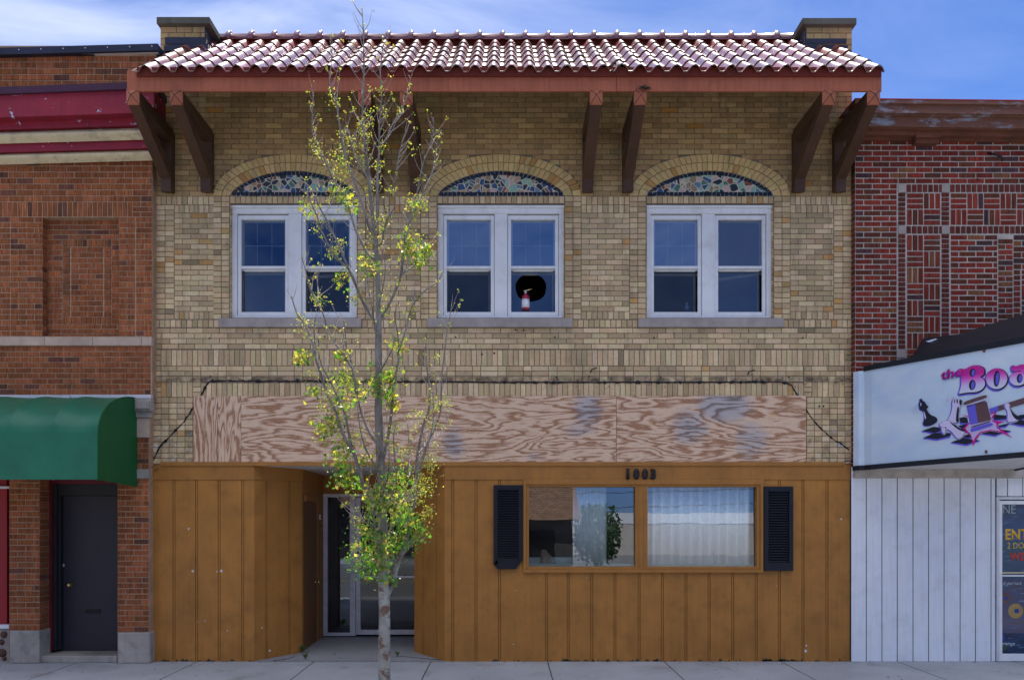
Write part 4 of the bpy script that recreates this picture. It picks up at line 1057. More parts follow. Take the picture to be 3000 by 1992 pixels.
# =================================================================== LEFT BUILDING
B2 = thing('brick_building', 'orange-brown rug brick building with crimson cornice at the left edge', 'building', (X(200, -.15), -.15, 0))
yL = -.15
W2 = Wall(yL, rugc, .006, 3.0)
def Xl(u): return X(u, yL)
def Zl(v): return Z(v, yL)
W2.run(-800, 165, 458, 255, 17.6, 49); 
W2.run(-800, 470, 446, 592, 17.2, 48.5)
W2.soldier(-800, 592, 388, 636, 14.6); W2.run(388, 592, 446, 636, 15, 48, off=1)
W2.run(388+10, 636, 446, 985, 15.9, 48.5); W2.run(-800, 636, -220, 985, 15.9)
W2.run(30, 636, 124, 985, 15.9, 47.0, off=1); W2.run(-120, 636, 30, 985, 15.9, 50); W2.run(349, 636, 396, 985, 15.9, 47.0, off=1)
W2.run(-800, 1014, 442, 1156, 15.8, 47)
# recessed panels
def recp(u0, u1):
    Wp = Wall(yL+.12, rugc, .006, 3.0); k = S(yL)/S(yL+.12)
    tr = lambda u: CX0+(u-CX0)/k; tv = lambda v: HY+(v-HY)/k
    a, b, c_, d_ = tr(u0), tr(u1), tv(637), tv(985)
    fa, fb, fc, fd = a+46, b-34, c_+56, d_-40
    Wp.run(a-6, c_, b, fc, 15.6, 47); Wp.run(a-6, fd, b, d_, 15.6, 47, 1); Wp.run(a-6, fc, fa, fd, 15.6, 47); Wp.run(fb, fc, b, fd, 15.6, 47, 1)
    Wp.soldier(fa, fc, fb, fc+22, 14.6, .006); Wp.soldier(fa, fd-22, fb, fd, 14.6, .006); Wp.stack(fa, fc+22, fa+22, fd-22, 1, 15.6, .006); Wp.stack(fb-22, fc+22, fb, fd-22, 1, 15.6, .006)
    Wp.run(fa+24, fc+22, fb-24, fd-22, 15.6, 47)
    W2.returns(u0, 637, 985, .12, 1, 15.9); W2.returns(u1, 637, 985, .12, -1, 15.9)
    W2.mb.solid(Wp.mb.v, Wp.mb.f, 0)
    n = len(Wp.mb.v); W2.mb.c[-n:] = Wp.mb.c
recp(124, 349)
# piers of the ground floor
W2.run(27, 1165, 116, 1846, 16.6, 48); W2.run(344, 1282, 437, 1373, 16.2, 48); W2.run(344, 1402, 437, 1851, 16.2, 48, off=1); W2.returns(116, 1405, 1846, .24, 1, 16.4)
wm = W2.mb; hm = MB()
holed_wall(hm, Xl(-800), Xl(458), Zl(262), Zl(135), yL+.001, yL+.3, [])
holed_wall(hm, Xl(-800), Xl(446), Zl(1165), Zl(470), yL+.001, yL+.115, [(Xl(124), Xl(349), Zl(985), Zl(637))])
hm.box(Xl(-800), Xl(446), yL+.122, yL+.34, Zl(1166), Zl(468))
hm.box(Xl(27.5), Xl(115.5), yL+.001, yL+.3, .0, Zl(1165)); hm.box(Xl(344.5), Xl(437), yL+.001, yL+.3, .0, Zl(1165))
hm.box(Xl(-800), Xl(445), yL+.34, 14, 0, Zl(150))if False else None
i0 = len(wm.v); wm.v += hm.v; wm.c += hm.c; wm.f += [tuple(k+i0 for k in f) for f in hm.f]; wm.m += [1]*len(hm.f); wm.sm += hm.sm
wm.build('brick_wall', [M['rug'], M['mortar_brown']], B2, recalc=False)
mb = MB(); mb.box(Xl(-800), Xl(445), .9, 14, 0, Zl(150)); mb.box(Xl(-800), Xl(445), .2, .9, Zl(1166), Zl(150)); mb.build('rear_wall', M['room'], B2)
# cornice made of slabs that rise slightly to the right as in the photograph
def band(parts, name, mat, x0=-800, x1=452):
    m = MB()
    for (v0, v1, s0, yf, yb) in parts:   # top/bottom at px 0, rise per px
        m.slab(x0, v0-s0*x0, v1-s0*x0, x1, v0-s0*x1, v1-s0*x1, yf, yb)
    return m.build(name, mat, B2, bevel=.004)
band([(140, 161, .026, yL-.09, yL+.35), (162, 166, .026, yL-.05, yL+.05)], 'coping', M['flash'], x1=462)
mb = MB(); mb.slab(-800, 170+8, 173+8, 462, 151, 155, yL-.05, yL)
for u in range(-10, 460, 65): mb.lathe([(.008, 0), (.006, -.006)], (X(u, yL-.09), yL-.09, Z(148-.026*u, yL-.09)), 'y', 8)
mb.build('coping_edge', M['white'], B2)
band([(259, 276, .038, yL-.42, yL-.0), (255, 259, .038, yL-.40, yL)], 'drip_edge', M['purple'])
band([(276, 345, .034, yL-.38, yL)], 'fascia_board', M['redpaint'])
def cyl_band(name, mat, v0, v1, s0, yo, yi):
    m = MB(); n = 8; x0, x1 = -800, 452
    for i in range(n):
        a0, a1 = i/n, (i+1)/n
        f = lambda a: yo+(yi-yo)*max(0.0, 1-math.sin(math.pi*min(1, a*.95+.05)))**.8
        va, vb = v0+(v1-v0)*a0, v0+(v1-v0)*a1; ya, yb = f(a0), f(a1)
        xa, xb = X(x0, yo), X(x1, yo)
        m.face([(xa, ya, Z(va-s0*x0, yo)), (xa, yb, Z(vb-s0*x0, yo)), (xb, yb, Z(vb-s0*x1, yo)), (xb, ya, Z(va-s0*x1, yo))], smooth=True)
    m.slab(x0, v0-s0*x0, v1-s0*x0, x1, v0-s0*x1, v1-s0*x1, yi+.002, yL)
    return m.build(name, mat, B2, recalc=False)
band([(345, 380, .031, yL-.24, yL)], 'cornice_recess', M['redpaint'])
cyl_band('moulding', M['cream'], 380, 412, .028, yL-.26, yL-.16)
band([(412, 447, .028, yL-.13, yL)], 'frieze_board', M['redpaint'])
cyl_band('moulding', M['cream'], 447, 474, .028, yL-.17, yL-.07)
# stone courses
mb = MB()
for (a, b) in ((-800, -60), (-60, 131), (131, 271), (271, 414), (414, 445)): mb.pbox(a, b-1, 987, 1012, yL-.03, yL+.05)
mb.build('stone_band', M['stone_warm'], B2, bevel=.004)
mb = MB(); mb.pbox(-800, 205, 1157, 1166, yL-.06, yL+.02); mb.pbox(207, 442, 1156, 1165, yL-.05, yL+.02); mb.build('metal_ledge', M['alu'], B2)
mb = MB(); mb.pbox(389, 442, 1165, 1204, yL-.09, yL+.02); mb.pbox(395, 437, 1173, 1197, yL-.12, yL-.085); mb.pbox(389, 440, 1205, 1222, yL-.05, yL+.02); mb.build('pier_capital', M['stone_base'], B2, bevel=.008)
mb = MB(); mb.pbox(400, 437, 1224, 1281, yL-.02, yL+.02); mb.build('stone_block', M['stone_warm'], B2, bevel=.004)
mb = MB(); mb.pbox(400, 437, 1374, 1401, yL-.02, yL+.02); mb.build('stone_block', M['stone_base'], B2, bevel=.004)
for (a, b, t) in ((27, 115.5, 1846), (344, 439, 1852)):
    mb = MB(); mb.box(X(a, yL-.03), X(b, yL-.03), yL-.03, yL+.26, 0, Z(t, yL-.03)); mb.build('base_stone', M['stone_base'], B2, bevel=.015)
# step, jambs, door
mb = MB(); mb.box(X(117, yL+.02), X(342.5, yL+.02), yL+.02, .75, 0, Z(1914, .05)); mb.build('door_step', M['stone_base'], B2, bevel=.01)
yD = .10
mb = MB(); mb.box(X(130, yD), X(151, yD), yD, yD+.5, .12, Z(1300, yD)); mb.box(X(151, yD), Xl(344), yD, yD+.5, Z(1417, yD), Z(1300, yD)); mb.build('door_surround', M['maroon'], B2, bevel=.004)
mb = MB(); yE = .22
mb.box(X(152, .16), X(165, .16), .16, .6, .12, Z(1420, .16)); mb.box(X(165, yE), X(177, yE), yE, .6, .12, Z(1420, yE)); mb.box(X(166, yE), X(350, yE), yE-.01, .6, Z(1451, yE), Z(1417, yE)); mb.build('door_frame', M['frame_dark'], B2, bevel=.004)
mb = MB(); yF = .30
mb.box(X(176, yF), X(356, yF), yF, yF+.045, Z(1907, yF), Z(1452, yF)); d = mb.build('door', M['door_dark'], B2, bevel=.004)
MB().lathe([(.032, 0), (.030, -.008), (.013, -.015), (.013, -.035), (.030, -.05), (.033, -.065), (.022, -.08), (.006, -.084)], (X(207, yF), yF, Z(1712, yF)), 'y', 18).build('door_knob', M['brass'], d)
MB().lathe([(.02, 0), (.02, -.01), (.016, -.013)], (X(186, yF), yF, Z(1655, yF)), 'y', 16).build('lock', M['alu'], d)
mb = MB(); mb.box(X(250, yF), X(296, yF), yF-.006, yF, Z(1796, yF), Z(1783, yF)); mb.box(X(253, yF), X(293, yF), yF-.008, yF-.0055, Z(1793, yF), Z(1785, yF)); mb.build('mail_slot', M['blackiron'], d)
# far-left red panel, cap and cobbled plinth
mb = MB(); mb.box(X(-800, .0), X(20, 0), .0, .3, Z(1829, 0), Z(1180, 0)); mb.build('red_panel', M['redplain'], B2)
mb = MB(); mb.pbox(-800, 26, 1424, 1431, -.05, .02); mb.build('panel_trim', M['white'], B2, bevel=.003); mb = MB(); mb.pbox(-800, 26, 1829, 1841, -.06, .02); mb.build('panel_trim', M['white'], B2, bevel=.003)
mb = MB(); mb.box(X(-800, -.03), X(27, -.03), -.03, .3, 0, Z(1842, -.03))
mb.build('plinth', M['stone'], B2)
mb = MB()
for (u, v, r) in ((10, 1858, 11), (4, 1880, 9), (6, 1912, 13), (12, 1928, 7), (-14, 1870, 10), (-12, 1900, 12), (-30, 1885, 12), (-34, 1915, 12)):
    o = (X(u, -.04), -.03, Z(v, -.04)); rr0 = r/222
    mb.lathe([(.2*rr0, -.03), (.7*rr0, -.022), (.95*rr0, -.008), (rr0, .005)], o, 'y', 9)
mb.build('plinth_stones', M['rubblestone'], B2)

# awning (own thing)
AW = thing('awning', 'green rounded canvas awning over the charcoal door at the left', 'awning', (X(150, yL), yL, 2.35))
x1 = X(402, yL); ya = yL-.001; AP = 1.13; zT, zM, zB = Z(1166, yL), 2.92, 2.365
prof = []
for i in range(13):
    a = math.pi/2*i/12; prof.append((ya-AP*math.sin(a)**1.0, zM+(zT-zM)*math.cos(a)))
prof.append((ya-AP, zB))
am = MB(); ribs = .525; xs = []
x_ = x1
cols_ = []
while x_ > X(-800, yL): cols_.append(x_); x_ -= ribs
for r in range(len(cols_)-1):
    xa, xb = cols_[r+1], cols_[r]; n = 10
    vs = []
    for j in range(n+1):
        t = j/n; sag = 4*t*(1-t)
        for i, (yy, zz) in enumerate(prof):
            k = .05*sag*math.sin(math.pi*min(1, i/12)) if i < 12 else 0
            dy, dz = (yy-ya), (zz-zM); L = math.hypot(dy, dz) or 1
            vs.append((xa+(xb-xa)*t, yy-dy/L*k, zz-dz/L*k if i < 12 else zz))
    m_ = len(prof); am.solid(vs, [(j*m_+i, (j+1)*m_+i, (j+1)*m_+i+1, j*m_+i+1) for j in range(n) for i in range(m_-2)], 0, None, True)
    am.solid([vs[0*m_+m_-2], vs[n*m_+m_-2], vs[n*m_+m_-1], vs[0*m_+m_-1]], [(0, 1, 2, 3)])
am.build('canvas_top', M['awning'], AW, recalc=False)
mb = MB(); side = [(x1, p[0], p[1]) for p in prof]+[(x1, ya, 2.31)]
mb.prism(side, (.004, 0, 0)); mb.build('canvas_end', M['awning_side'], AW)
mb = MB()
for xx in cols_: mb.tube([(xx, p[0]+.01, p[1]-.01) for p in prof], .010, 6)
mb.tube([(cols_[-1], ya-AP+.01, zB+.01), (x1, ya-AP+.01, zB+.01)], .010, 6); mb.build('awning_frame', M['awning_side'], AW)

# =================================================================== RIGHT BUILDING
B3 = thing('brick_building', 'dark red brick building with rusted metal cornice and white board shopfront', 'building', (X(2750, -.12), -.12, 0))
yR = -.12; W3 = Wall(yR, redc, .006, 3.6)
a0, aE = 2505, 3900
W3.run(a0, 410, aE, 539, 15.9, 50.5); W3.run(a0, 539, 2628, 1058, 15.95, 50.5)
W3.soldier(2654, 540, aE, 565, 16, .004, redsoft); W3.soldier(2654, 662, aE, 686, 16, .004, redsoft)
W3.stack(2630, 565, 2653, 661, 1, 14.3, .008, redsoft); W3.stack(2757, 565, 2781, 661, 1, 14.3, .008, redsoft)
W3.stack(2630, 686, 2653, 1023, 1, 14.3, .008, redsoft); W3.stack(2757, 686, 2781, 1060, 1, 14.3, .008, redsoft)
W3.basket(2656, 566, 2755, 661, 48.5); W3.basket(2784, 566, 3270, 661, 48.6)
W3.basket(2656, 688, 2755, 1070, 48.2, par=1)
W3.run(2784, 688, 2923, 1060, 15.9, 50, cf=redc, extra=-.004); W3.run(2923, 700, 2968, 1060, 15.9, 45); W3.stack(2968, 790, 2990, 1060, 1, 16); W3.basket(2992, 790, 3090, 1060, 48); W3.run(2968, 688, 3260, 790, 15.9, 50)
W3.run(3092, 790, aE, 1372, 15.9, 50); W3.run(3262, 688, aE, 790, 15.9, 50); W3.run(3272, 566, aE, 661, 15.9, 50); W3.run(a0, 1060, 3090, 1372, 15.9, 50)
W3.returns(2505, 410, 1372, .14, -1, 15.9)
g = []
for (u, v) in ((2631, 541), (2758, 541), (2631, 662), (2758, 662), (2627, 1024)): g.append((u, v))
hm = MB(); hm.box(X(a0, yR), X(aE, yR), yR+.001, .3, Z(1400, yR), Z(395, yR))
wm = W3.mb; i0 = len(wm.v); wm.v += hm.v; wm.c += hm.c; wm.f += [tuple(k+i0 for k in f) for f in hm.f]; wm.m += [1]*len(hm.f); wm.sm += hm.sm
wm.build('brick_wall', [M['red'], M['mortar_white']], B3, recalc=False)
for (u, v) in g:
    mb = MB(); mb.box(X(u, yR), X(u+23.5, yR), yR-.014, yR, Z(v+24, yR), Z(v, yR)); mb.build('stone_block', M['stone'], B3, bevel=.003)
mb = MB(); mb.box(X(a0, yR), X(aE, yR), .9, 14, 0, Z(300, yR)); mb.box(X(a0, yR), X(aE, yR), .3, .9, 2.6, Z(300, yR)); mb.build('rear_wall', M['room'], B3)
def band3(parts, name, mat, x0=2505, x1=3900, s0=-.011):
    m = MB()
    for (v0, v1, yf, yb) in parts: m.slab(x0, v0-s0*(x0-2560), v1-s0*(x0-2560), x1, v0-s0*(x1-2560), v1-s0*(x1-2560), yf, yb)
    return m.build(name, mat, B3, bevel=.005)
band3([(288, 291, yR-.43, yR+.3)], 'coping', M['redplain'])
band3([(291, 303, yR-.42, yR), (303, 331, yR-.38, yR), (331, 338, yR-.33, yR)], 'cornice', M['rustcornice'])
band3([(339, 371, yR-.28, yR)], 'frieze', M['rustcornice'])
band3([(371, 376, yR-.24, yR), (376, 395, yR-.16, yR), (395, 409, yR-.06, yR)], 'cornice_base', M['rustbrown'])
mb = MB(); mb.pbox(2684, 2757, 388, 402, yR-.17, yR); mb.pbox(2682, 2752, 403, 419, yR-.11, yR); mb.build('cornice_block', M['rustbrown'], B3, bevel=.006)
mb = MB(); mb.tube([(X(2893, yR), yR-.01, Z(450, yR)), (X(2905, yR), yR-.06, Z(458, yR)), (X(2925, yR), yR-.07, Z(466, yR)), (X(2930, yR), yR-.05, Z(478, yR))], .012, 8)
mb.tube([(X(2547, yR), yR-.01, Z(525, yR)), (X(2550, yR), yR-.03, Z(532, yR))], .008, 6); mb.tube([(X(2862, yR), yR-.01, Z(525, yR)), (X(2864, yR), yR-.03, Z(532, yR))], .008, 6)
mb.build('wall_hook', M['blackiron'], B3)
# white board shopfront
yW = -.05
SD = MB(); gs = [2538, 2584, 2629, 2675, 2720.5, 2766, 2813, 2858, 2903.5]
Xw = lambda u: X(u, yW)
def boards(us, v0, v1):
    for i in range(len(us)-1):
        SD.box(Xw(us[i])+.006, Xw(us[i+1])-.006, yW, yW+.02, v0, v1)
    SD.box(Xw(us[0]), Xw(us[-1]), yW+.008, yW+.03, v0+.001, v1-.001, 1)
boards([2493]+gs+[2917], .004, Z(1393, yW)); boards([2493]+[g_+.5 for g_ in gs]+[2952, 2996, 3040, 3085, 3130, 3900], Z(1392, yW), Z(1372, yW)+.02)
boards([2919, 2952, 2996, 3040, 3085, 3130], Z(1453, yW), Z(1393, yW))
boards([3130, 3180, 3230, 3280, 3330, 3380, 3430, 3480, 3530, 3580, 3630, 3680, 3730, 3780, 3830, 3900], .004, Z(1393, yW))
SD.build('board_siding', [M['siding'], M['groove']], B3)
mb = MB(); yG = -.045
for q in ((2918, 2926, 1455, 1941), (3118, 3128, 1455, 1941)): mb.box(Xw(q[0]), Xw(q[1]), yW-.02, yW+.05, .01, Z(q[2], yW))
mb.box(Xw(2926), Xw(3118), yW-.02, yW+.05, Z(1463, yW), Z(1455, yW)); df3 = mb.build('door_frame', M['alu'], B3, bevel=.003)
mb = MB()
for q in ((2927, 2936, 1466, 1936), (3108, 3117, 1466, 1936), (2936, 3108, 1466, 1477), (2936, 3108, 1914, 1936)): mb.box(Xw(q[0]), Xw(q[1]), yW-.005, yW+.035, Z(q[3], yW), Z(q[2], yW))
d3 = mb.build('shop_door', M['white'], B3, bevel=.003)
mb = MB(); mb.box(Xw(2930), Xw(3112), yW-.05, yW-.035, Z(1687, yW), Z(1683, yW)); mb.build('push_bar', M['white'], d3)
def postm():
    t = NT('painted_door_glass'); z = t.xyz()[2]
    zn = t.math('DIVIDE', t.math('SUBTRACT', z, Z(1914, yW)), Z(1477, yW)-Z(1914, yW))
    base = t.ramp(zn, [(0, lin(22, 28, 56)), (.135, lin(26, 30, 58)), (.14, lin(86, 68, 88)), (.3, lin(70, 62, 86)), (.48, lin(62, 60, 84)), (.52, lin(28, 46, 78)), (.7, lin(30, 70, 84)), (.8, lin(32, 62, 110)), (1, lin(34, 44, 58))])
    col = t.mix(t.ramp(t.noise(5, 6, .65, (1, 1, 2.4), .6), [(.35, 0), (.65, .5)]), base, lin(40, 84, 130))
    col = t.mix(t.ramp(t.noise(7, 5, .6, (1, 1, 4), .5, (3, 0, 5)), [(.60, 0), (.68, .5)]), col, lin(120, 150, 190))
    t.color(col); t.rough(.15); return t.m
mb = MB(); mb.box(Xw(2936), Xw(3108), yW+.012, yW+.018, Z(1914, yW), Z(1477, yW)); mb.build('painted_pane', postm(), d3)
yT = yW+.011
ty = paint('yellow_lettering', lin(225, 175, 50), .5, .15); tr_ = paint('red_lettering', lin(190, 55, 35), .5, .15); tw = paint('grey_lettering', lin(150, 160, 165), .5, .2); twh = paint('white_lettering', lin(195, 205, 215), .5, .2); tg = paint('tan_lettering', lin(190, 160, 70), .5, .15)
text_obj('NE', 'door_lettering', tw, d3, 2938, 1504, yT, .115, .85, .0, .001)
text_obj('ENT', 'door_lettering', ty, d3, 2945, 1581, yT, .145, .85, .03, .001)
text_obj('2 DOO', 'door_lettering', tg, d3, 2950, 1607, yT, .085, .85, .02, .001)
text_obj('WES', 'door_lettering', tr_, d3, 2957, 1642, yT, .11, .85, .03, .001)
text_obj('of your hand', 'door_lettering', twh, d3, 2938, 1715, yT, .055, .8, .0, .001)
text_obj('orange', 'door_lettering', twh, d3, 2928+3, 1892, yT, .045, 1.1, .01, .001)
mb = MB()
for (u, v, r, mi) in ((2945, 1752, 17, 1), (2977, 1789, 22, 0), (2934, 1868, 12, 2), (2938, 1896, 11, 3)):
    n = 20; mb.face([(Xw(u+r*math.cos(6.283*k/n)), yT, Z(v+r*math.sin(6.283*k/n), yW)) for k in range(n)], mi)
    if mi < 2: mb.face([(Xw(u+3+r*.35*math.cos(6.283*k/n)), yT-.001, Z(v+r*.3*math.sin(6.283*k/n), yW)) for k in range(n)], 2)
mb.box(Xw(2936), Xw(3108), yT-.0005, yT+.001, Z(1680, yW), Z(1675, yW), 4)
mb.build('door_artwork', [paint('orb_yellow', lin(180, 150, 90), .4, .4), paint('orb_brown', lin(110, 80, 80), .4, .4), paint('orb_blue', lin(40, 70, 150), .4, .3), paint('orb_green', lin(60, 80, 50), .4, .3), paint('cream_line', lin(200, 190, 150), .5, .2)], d3, recalc=False)

# sign (own thing): wedge marquee
SG = thing('shop_sign', 'pale blue wall sign with magenta lettering, chess pieces and a gavel at the right edge', 'sign', (X(2506, yR), yR, 2.6))
P1 = Vector((X(2572, -.42), -.42)); P2 = Vector((X(3000, -1.9), -1.9)); dv = (P2-P1).normalized(); P3 = P1+dv*2.4; P4 = Vector((P3.x+.5, yR))
P0 = Vector((X(2500, yR-.02), yR-.02)); PM = Vector((X(2532, -.24), -.24))
plan = [P0, P0.lerp(PM, .5)+Vector((-.01, -.02)), PM, PM.lerp(P1, .55)+Vector((-.004, -.008)), P1, P3, Vector((P3.x+.12, P3.y+.05)), Vector((P3.x+.6, yR))]
ztop = lambda p: 3.82+.03*(yR-p.y); zbot = lambda p: 2.575+.035*(yR-p.y)
sgm = NT('sign_face_plastic')
n1 = sgm.noise(1.3, 5, .6, (1, 1, 2), .4)
col = sgm.mix(sgm.ramp(n1, [(.35, 0), (.7, 1)]), lin(186, 208, 230), lin(216, 228, 236))
wvm = sgm.noise(3.2, 5, .6, (1, 1, 1.5), 1.6); col = sgm.mix(sgm.math('MULTIPLY', sgm.ramp(wvm, [(.5, 0), (.56, 1), (.6, 0)]), .35), col, lin(206, 216, 220))
sgm.color(col); sgm.rough(.22); sgm.bump(sgm.noise(1.6, 3, .5), .25, .03)
mb = MB()
for i in range(len(plan)-1):
    a, b = plan[i], plan[i+1]
    mb.solid([(a.x, a.y, zbot(a)), (b.x, b.y, zbot(b)), (b.x, b.y, ztop(b)), (a.x, a.y, ztop(a))], [(0, 1, 2, 3)], 0, None, True)
mb.build('sign_face', sgm.m, SG, recalc=False)
for zf, h0, h1 in ((ztop, -.01, .055), (zbot, -.05, .012)):
    mb = MB()
    for i in range(2 if h0 > -.02 else 0, len(plan)-1):
        a, b = plan[i], plan[i+1]; d_ = (b-a).normalized(); n_ = Vector((d_.y, -d_.x))*.018
        vs = [(a.x+n_.x, a.y+n_.y, zf(a)+h0), (b.x+n_.x, b.y+n_.y, zf(b)+h0), (b.x-n_.x, b.y-n_.y, zf(b)+h0), (a.x-n_.x, a.y-n_.y, zf(a)+h0)]; vs += [(p[0], p[1], p[2]+h1-h0) for p in vs]
        mb.solid(vs, [(0,3,2,1),(4,5,6,7),(0,1,5,4),(1,2,6,5),(2,3,7,6),(3,0,4,7)])
    mb.build('sign_trim', M['signtrim'], SG)
# soffit and felt-covered top
mb = MB(); mb.face([(p.x, p.y, zbot(p)-.03) for p in plan]); mb.build('sign_underside', paint('white_sign_soffit', lin(205, 203, 200), .6, .1, .3, (.3, .3, .3)), SG)
mb = MB()
bk = [Vector((X(2655, yR), yR-.01)), Vector((X(2700, yR), yR-.01)), Vector((X(2800, yR), yR-.01)), Vector((X(2900, yR), yR-.01)), Vector((X(3030, yR), yR-.01)), Vector((X(3200, yR), yR-.01))]
zs_b = [3.86, Z(1000, yR), Z(990, yR), Z(965, yR), Z(930, yR), Z(900, yR)]
fr_ = [P1.lerp(P3, t) for t in (.17, .3, .48, .62, .8, 1.0)]
rows = []
for k in range(6):
    a, b = fr_[k], bk[k]; row = []
    for j in range(9):
        t = j/8; p = a.lerp(b, t); za = ztop(a)+.05; row.append((p.x, p.y, za+(zs_b[k]+.02-za)*math.sin(t*math.pi/2)+R.uniform(-.008, .008)*(j > 0)))
    rows.append(row)
vs = [p for r in rows for p in r]; mb.solid(vs, [(i*9+j, (i+1)*9+j, (i+1)*9+j+1, i*9+j+1) for i in range(5) for j in range(8)], 0, None, True)
mb.solid([rows[0][j] for j in range(9)]+[(rows[0][8][0], rows[0][8][1], 3.85)], [tuple(range(10))])
mb.build('sign_roof', M['tarp'], SG, recalc=False)
mb = MB(); fl = [(2712, 1000), (2740, 992), (2752, 996), (2757, 1018), (2768, 1032), (2752, 1038), (2738, 1040), (2742, 1020), (2722, 1006)]
yy = -.62
mb.prism([(X(u, yy), yy-.02*i*.3, Z(v, yy)) for i, (u, v) in enumerate(fl)], (0, .01, 0)); mb.build('torn_flashing', paint('torn_white_flashing', lin(200, 208, 222), .5, .2, .3), SG)
# bolts
def on_sign(px, py, off=0.0):
    d = Vector(((px-CX0)/F, 1.0, (HY-py)/F)); n = Vector((dv.y, -dv.x)); c0 = Vector((0, CY))
    t = ((P1-c0).dot(n))/(Vector((d.x, d.y)).dot(n)); p = Vector((d.x*t, CY+d.y*t, CZ+d.z*t)); return p+Vector((n.x, n.y, 0))*off
for (u, v) in ((2883, 1028), (2889, 1323)): MB().lathe([(.02, -.002), (.018, -.012), (.006, -.016)], on_sign(u, v, .0), 'y', 10).build('bolt', M['rustbrown'], SG)
for (v) in (1107, 1180, 1247, 1313): MB().lathe([(.014, 0), (.012, -.01)], (P0.x+.03, P0.y-.015, Z(v, yR)), 'y', 8).build('bolt', M['rustbrown'], SG)

def SGP(u, v): return (2640+u/4.9, 1020+v/4.9)
def cat(poly, closed=True, it=2):
    for _ in range(it):
        out = []; n = len(poly)
        for i in range(n):
            a, b = poly[i], poly[(i+1) % n]; out += [(a[0]*.75+b[0]*.25, a[1]*.75+b[1]*.25), (a[0]*.25+b[0]*.75, a[1]*.25+b[1]*.75)]
        poly = out
    return poly
def offs(poly, d, sh=(0, 0)):
    n = len(poly); A = sum(poly[i][0]*poly[(i+1) % n][1]-poly[(i+1) % n][0]*poly[i][1] for i in range(n)); s = 1 if A > 0 else -1; out = []
    for i in range(n):
        a, b, c_ = Vector(poly[i-1]), Vector(poly[i]), Vector(poly[(i+1) % n]); e1 = (b-a).normalized() if (b-a).length > 1e-6 else Vector((1, 0)); e2 = (c_-b).normalized() if (c_-b).length > 1e-6 else e1
        nn = Vector((e1.y+e2.y, -(e1.x+e2.x)))
        if nn.length < .3: nn = Vector((e1.y, -e1.x))
        nn.normalize(); out.append((b.x+nn.x*d*s+sh[0], b.y+nn.y*d*s+sh[1]))
    return out
LAY = [0]
def decal(name, polys, mat, lay, parent=SG):
    m = bmesh.new()
    for poly in polys:
        vs = [m.verts.new(on_sign(*SGP(*p), .002+.0012*lay)) for p in poly]
        for tri in tessellate_polygon([[Vector((p[0], p[1], 0)) for p in poly]]):
            try: m.faces.new([vs[k] for k in tri])
            except ValueError: pass
    bmesh.ops.recalc_face_normals(m, faces=m.faces[:])
    me = bpy.data.meshes.new(name); m.to_mesh(me); m.free(); me.materials.append(mat); o = bpy.data.objects.new(name, me); COL.objects.link(o); o.parent = parent
    if parent.type == 'EMPTY': o.location = -parent.location
    return o
def elp(cx, cy, rx, ry, rot=0, n=36):
    c_, s_ = math.cos(rad(rot)), math.sin(rad(rot)); return [(cx+rx*math.cos(6.2832*k/n)*c_-ry*math.sin(6.2832*k/n)*s_, cy+rx*math.cos(6.2832*k/n)*s_+ry*math.sin(6.2832*k/n)*c_) for k in range(n)]
hal = paint('decal_white', lin(205, 208, 232), .4, .05); pur = paint('decal_violet', lin(104, 96, 214), .4, .08); blk = paint('decal_black', lin(28, 30, 46), .4, .1); mag = paint('decal_magenta', lin(204, 10, 140), .4, .05); lil = paint('decal_lilac', lin(196, 180, 225), .4, .05); brn = paint('decal_brown', lin(104, 74, 78), .4, .15); whp = paint('decal_cream', lin(214, 205, 238), .4, .05)
gm_ = NT('decal_magenta_fade'); zz_ = gm_.xyz()[2]; pz0, pz1 = on_sign(*SGP(1050, 600)).z, on_sign(*SGP(1050, 300)).z
gm_.color(gm_.ramp(gm_.math('DIVIDE', gm_.math('SUBTRACT', zz_, pz0), pz1-pz0), [(.0, lin(205, 210, 232)), (.25, lin(206, 190, 232)), (.55, lin(214, 90, 196)), (.75, lin(200, 10, 150)), (1, lin(192, 6, 140))])); gm_.rough(.4)
Bp = cat([(835, 288), (880, 300), (930, 298), (990, 262), (1060, 243), (1130, 248), (1190, 280), (1205, 330), (1190, 385), (1130, 412), (1180, 432), (1212, 480), (1208, 545), (1160, 600), (1080, 632), (990, 632), (920, 640), (828, 660), (850, 610), (868, 540), (872, 440), (866, 350)], it=2)
Op = elp(1378, 438, 152, 148, -12)
Ab = elp(1690, 436, 128, 100, -10)
At = cat([(1596, 240), (1640, 268), (1710, 238), (1780, 232), (1850, 262), (1862, 360), (1866, 500), (1850, 545), (1790, 530), (1770, 420), (1760, 345), (1700, 318), (1650, 335), (1604, 326), (1588, 285)], it=2)
for nm, polys in (('lettering', [Bp]), ('lettering', [Op]), ('lettering', [At, Ab])):
    par = decal(nm, polys, gm_.m, 6)
    decal('letter_halo', [offs(p, 30, (-4, 16)) for p in polys], hal, 1, SG).parent = par
    decal('letter_shade', [offs(p, 16, (-12, 22)) for p in polys], pur, 2, SG).parent = par
    decal('letter_edge', [offs(p, 9, (10, 8)) for p in polys], blk, 3, SG).parent = par
for ch in SG.children:
    for c2 in ch.children: c2.location = (0, 0, 0)
def add_ell(cx, cy, rx, ry, rot):
    decal('letter_counter', [elp(cx, cy, rx, ry, rot)], blk, 7); decal('letter_counter', [elp(cx+10, cy+4, rx*.55, ry*.78, rot)], pur, 8)
add_ell(1032, 352, 42, 60, 8); add_ell(1028, 528, 48, 74, 8); add_ell(1378, 438, 44, 116, 4); add_ell(1708, 434, 42, 66, 4)
